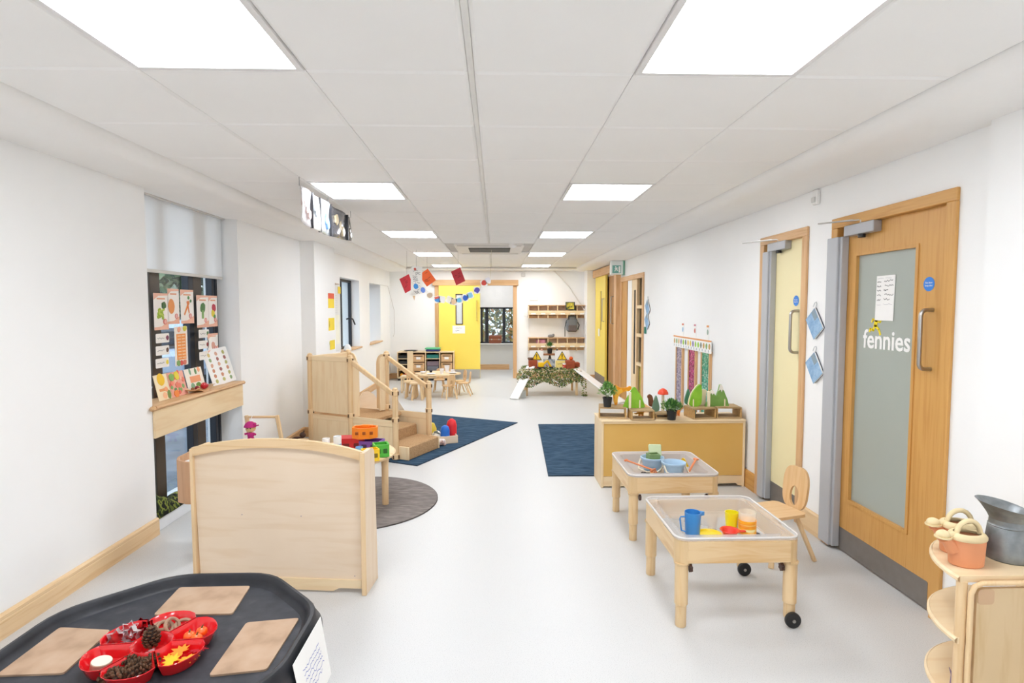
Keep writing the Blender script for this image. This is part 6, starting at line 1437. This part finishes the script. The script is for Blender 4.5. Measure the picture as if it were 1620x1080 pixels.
for q in range(14): scribble(m, -.06+random.uniform(0, .05), .02+.025*q, .07, .022, 7, .003, 0, .006)
m.obj('pattern', plain('#6E6E74', .6), t); MB().prism(blob(-.02, .37, .02), .003, .004).obj('print', plain('#D9604E', .6), t); MB().prism([(-.06, -.02), (-.02, -.02), (-.035, -.09)], 0, .002).obj('corner', plain('#E6C49A', .6), t); MB().tube([(0, .40, .001), (0, ZC-1.74, .001)], .0015, 5).obj('thread', plain('#9A9A9E', .5), t)
# garland of small drawings
gl = [(-1.13, 1.845, '#3E8FD6', 'blue beaker drawing'), (-1.03, 1.795, '#6A8FE0', 'light blue splash drawing'), (-.935, 1.72, '#C9B49A', 'beige animal drawing'), (-.83, 1.66, '#4A90D0', 'red and blue pot drawing'), (-.765, 1.66, '#EFEFF2', 'white card'), (-.66, 1.655, '#F4EEE0', 'white face drawing'), (-.60, 1.63, '#EBC9A0', 'peach animal drawing'), (-.52, 1.65, '#6FC0E6', 'aqua drawing'), (-.435, 1.685, '#2E66C8', 'dark blue book drawing'), (-.365, 1.72, '#8CCBEA', 'pale blue balloon drawing'), (-.27, 1.79, '#5A4FB0', 'purple flower card'), (-.17, 1.89, '#D0483C', 'red leaf drawing'), (-.115, 1.935, '#E6E4EC', 'white flower drawing')]
t = thing('garland_string', 'thin pale string of the drawing garland sagging across the room', 'garland', (0, 8.0, 0)); MB().tube([(-1.20, 0, 1.90)]+[(x, 0, z+.03) for x, z, _, _ in gl]+[(-.08, 0, 1.98), (-.06, 0, 2.39)], .002, 5).obj('string', plain('#D9D2B8', .6), t)
for i, (x, z, c, l) in enumerate(gl):
    t = thing('garland_drawing', l+' on the garland before the yellow door', 'drawing', M=on_far(x, 7.985, z) @ MX.Rotation(random.uniform(-.5, .5), 4, 'Z') @ MX.Scale(1.35, 4), group=None)
    MB().prism(rrect(-.034, .034, -.036, .036, .012, 3), 0, .002).obj('card', plain('#F1EFEA', .6), t); MB().prism(blob(0, 0, .028, 9, .2), .002, .003).obj('drawing', plain(c, .6), t)
    if i == 3: MB().prism(rect(-.022, .022, .008, .03), .003, .004).obj('drawing', plain('#E0604E', .6), t)

# ================================================================ OUTSIDE THE WINDOWS
GRD = noisemat('paving_outside', [(.3, '#5C636C'), (.7, '#7A828C')], 3, .8)
g_ = MB().box(-22, -2.63, -2, 30, -.25, -.08).obj('ground_outside', GRD); g_['kind'] = 'structure'
g_ = MB().box(-2.62, 12, 14.16, 34, -.25, -.08).obj('ground_outside', GRD); g_['kind'] = 'structure'
def hedge(x0, x1, y0, y1, z0, z1, n, cols, label, s=.16, cat='hedge'):
    m = MB(); R_ = random.Random(int(abs(x0*10+y0)))
    for i in range(n):
        p = V((R_.uniform(x0, x1), R_.uniform(y0, y1), R_.uniform(z0, z1))); d = V([R_.uniform(-1, 1) for _ in range(3)]).normalized(); q = d.orthogonal().normalized(); l = s*R_.uniform(.5, 1.2)
        m.add([p-d*l, p+q*l*.5, p+d*l, p-q*l*.5], [(0, 1, 2, 3)], R_.randrange(len(cols)))
    o = m.obj('hedge' if cat == 'hedge' else 'tree_foliage', [plain(c, .8, var=0) for c in cols], recalc=False); tag(o, label, cat); o['kind'] = 'stuff'
hedge(-12, -10.5, 8, 27, -.05, 3.2, 9000, ['#3A4A30', '#566A42', '#2A3626', '#7A8A66', '#8E9A86'], 'dark hedge beyond the lane outside the left windows', .2)
hedge(-3.5, 1.0, 20, 22, -.05, 3.6, 5000, ['#8A8A4A', '#B9A05A', '#6A7A4A', '#A8763E', '#C9C9A0', '#5A6A3E'], 'autumn coloured trees outside the far window', .13, 'tree')
t = thing('parked_car', 'pale parked car glimpsed through the tall left window', 'car', (-6.6, 11.6, -.08), rad(62))
CW = plain('#A9B8CC', .2, .3); MB().box(-2.0, 2.0, -.85, .85, .28, .85, 0, .14).box(-1.0, 1.1, -.72, .72, .80, 1.38, 0, .22).obj('car_body', CW, t)
MB().box(-.95, 1.02, -.735, .735, .90, 1.24, 0, .06).obj('car_window', plain('#2E3A48', .1), t)
for x in (-1.3, 1.3):
    for y in (-.8, .8): m = MB(); m.cyl((0, 0, -.1), .32, .2, 20); m.xf(MX.Translation((x, y, .32)) @ MX.Rotation(pi/2, 4, 'X')); m.obj('wheel', BLACK, t)
t = thing('brick_house', 'white brick building beyond the far window', 'building', (2.5, 18.5, -.08))
MB().box(-1.3, 3, 0, 3, 0, 5).obj('wall', plain('#D5D8DE', .8), t); MB().tube([(-1.1, -.08, 0), (-1.1, -.08, 5)], .05, 8).obj('drainpipe', BLACK, t)
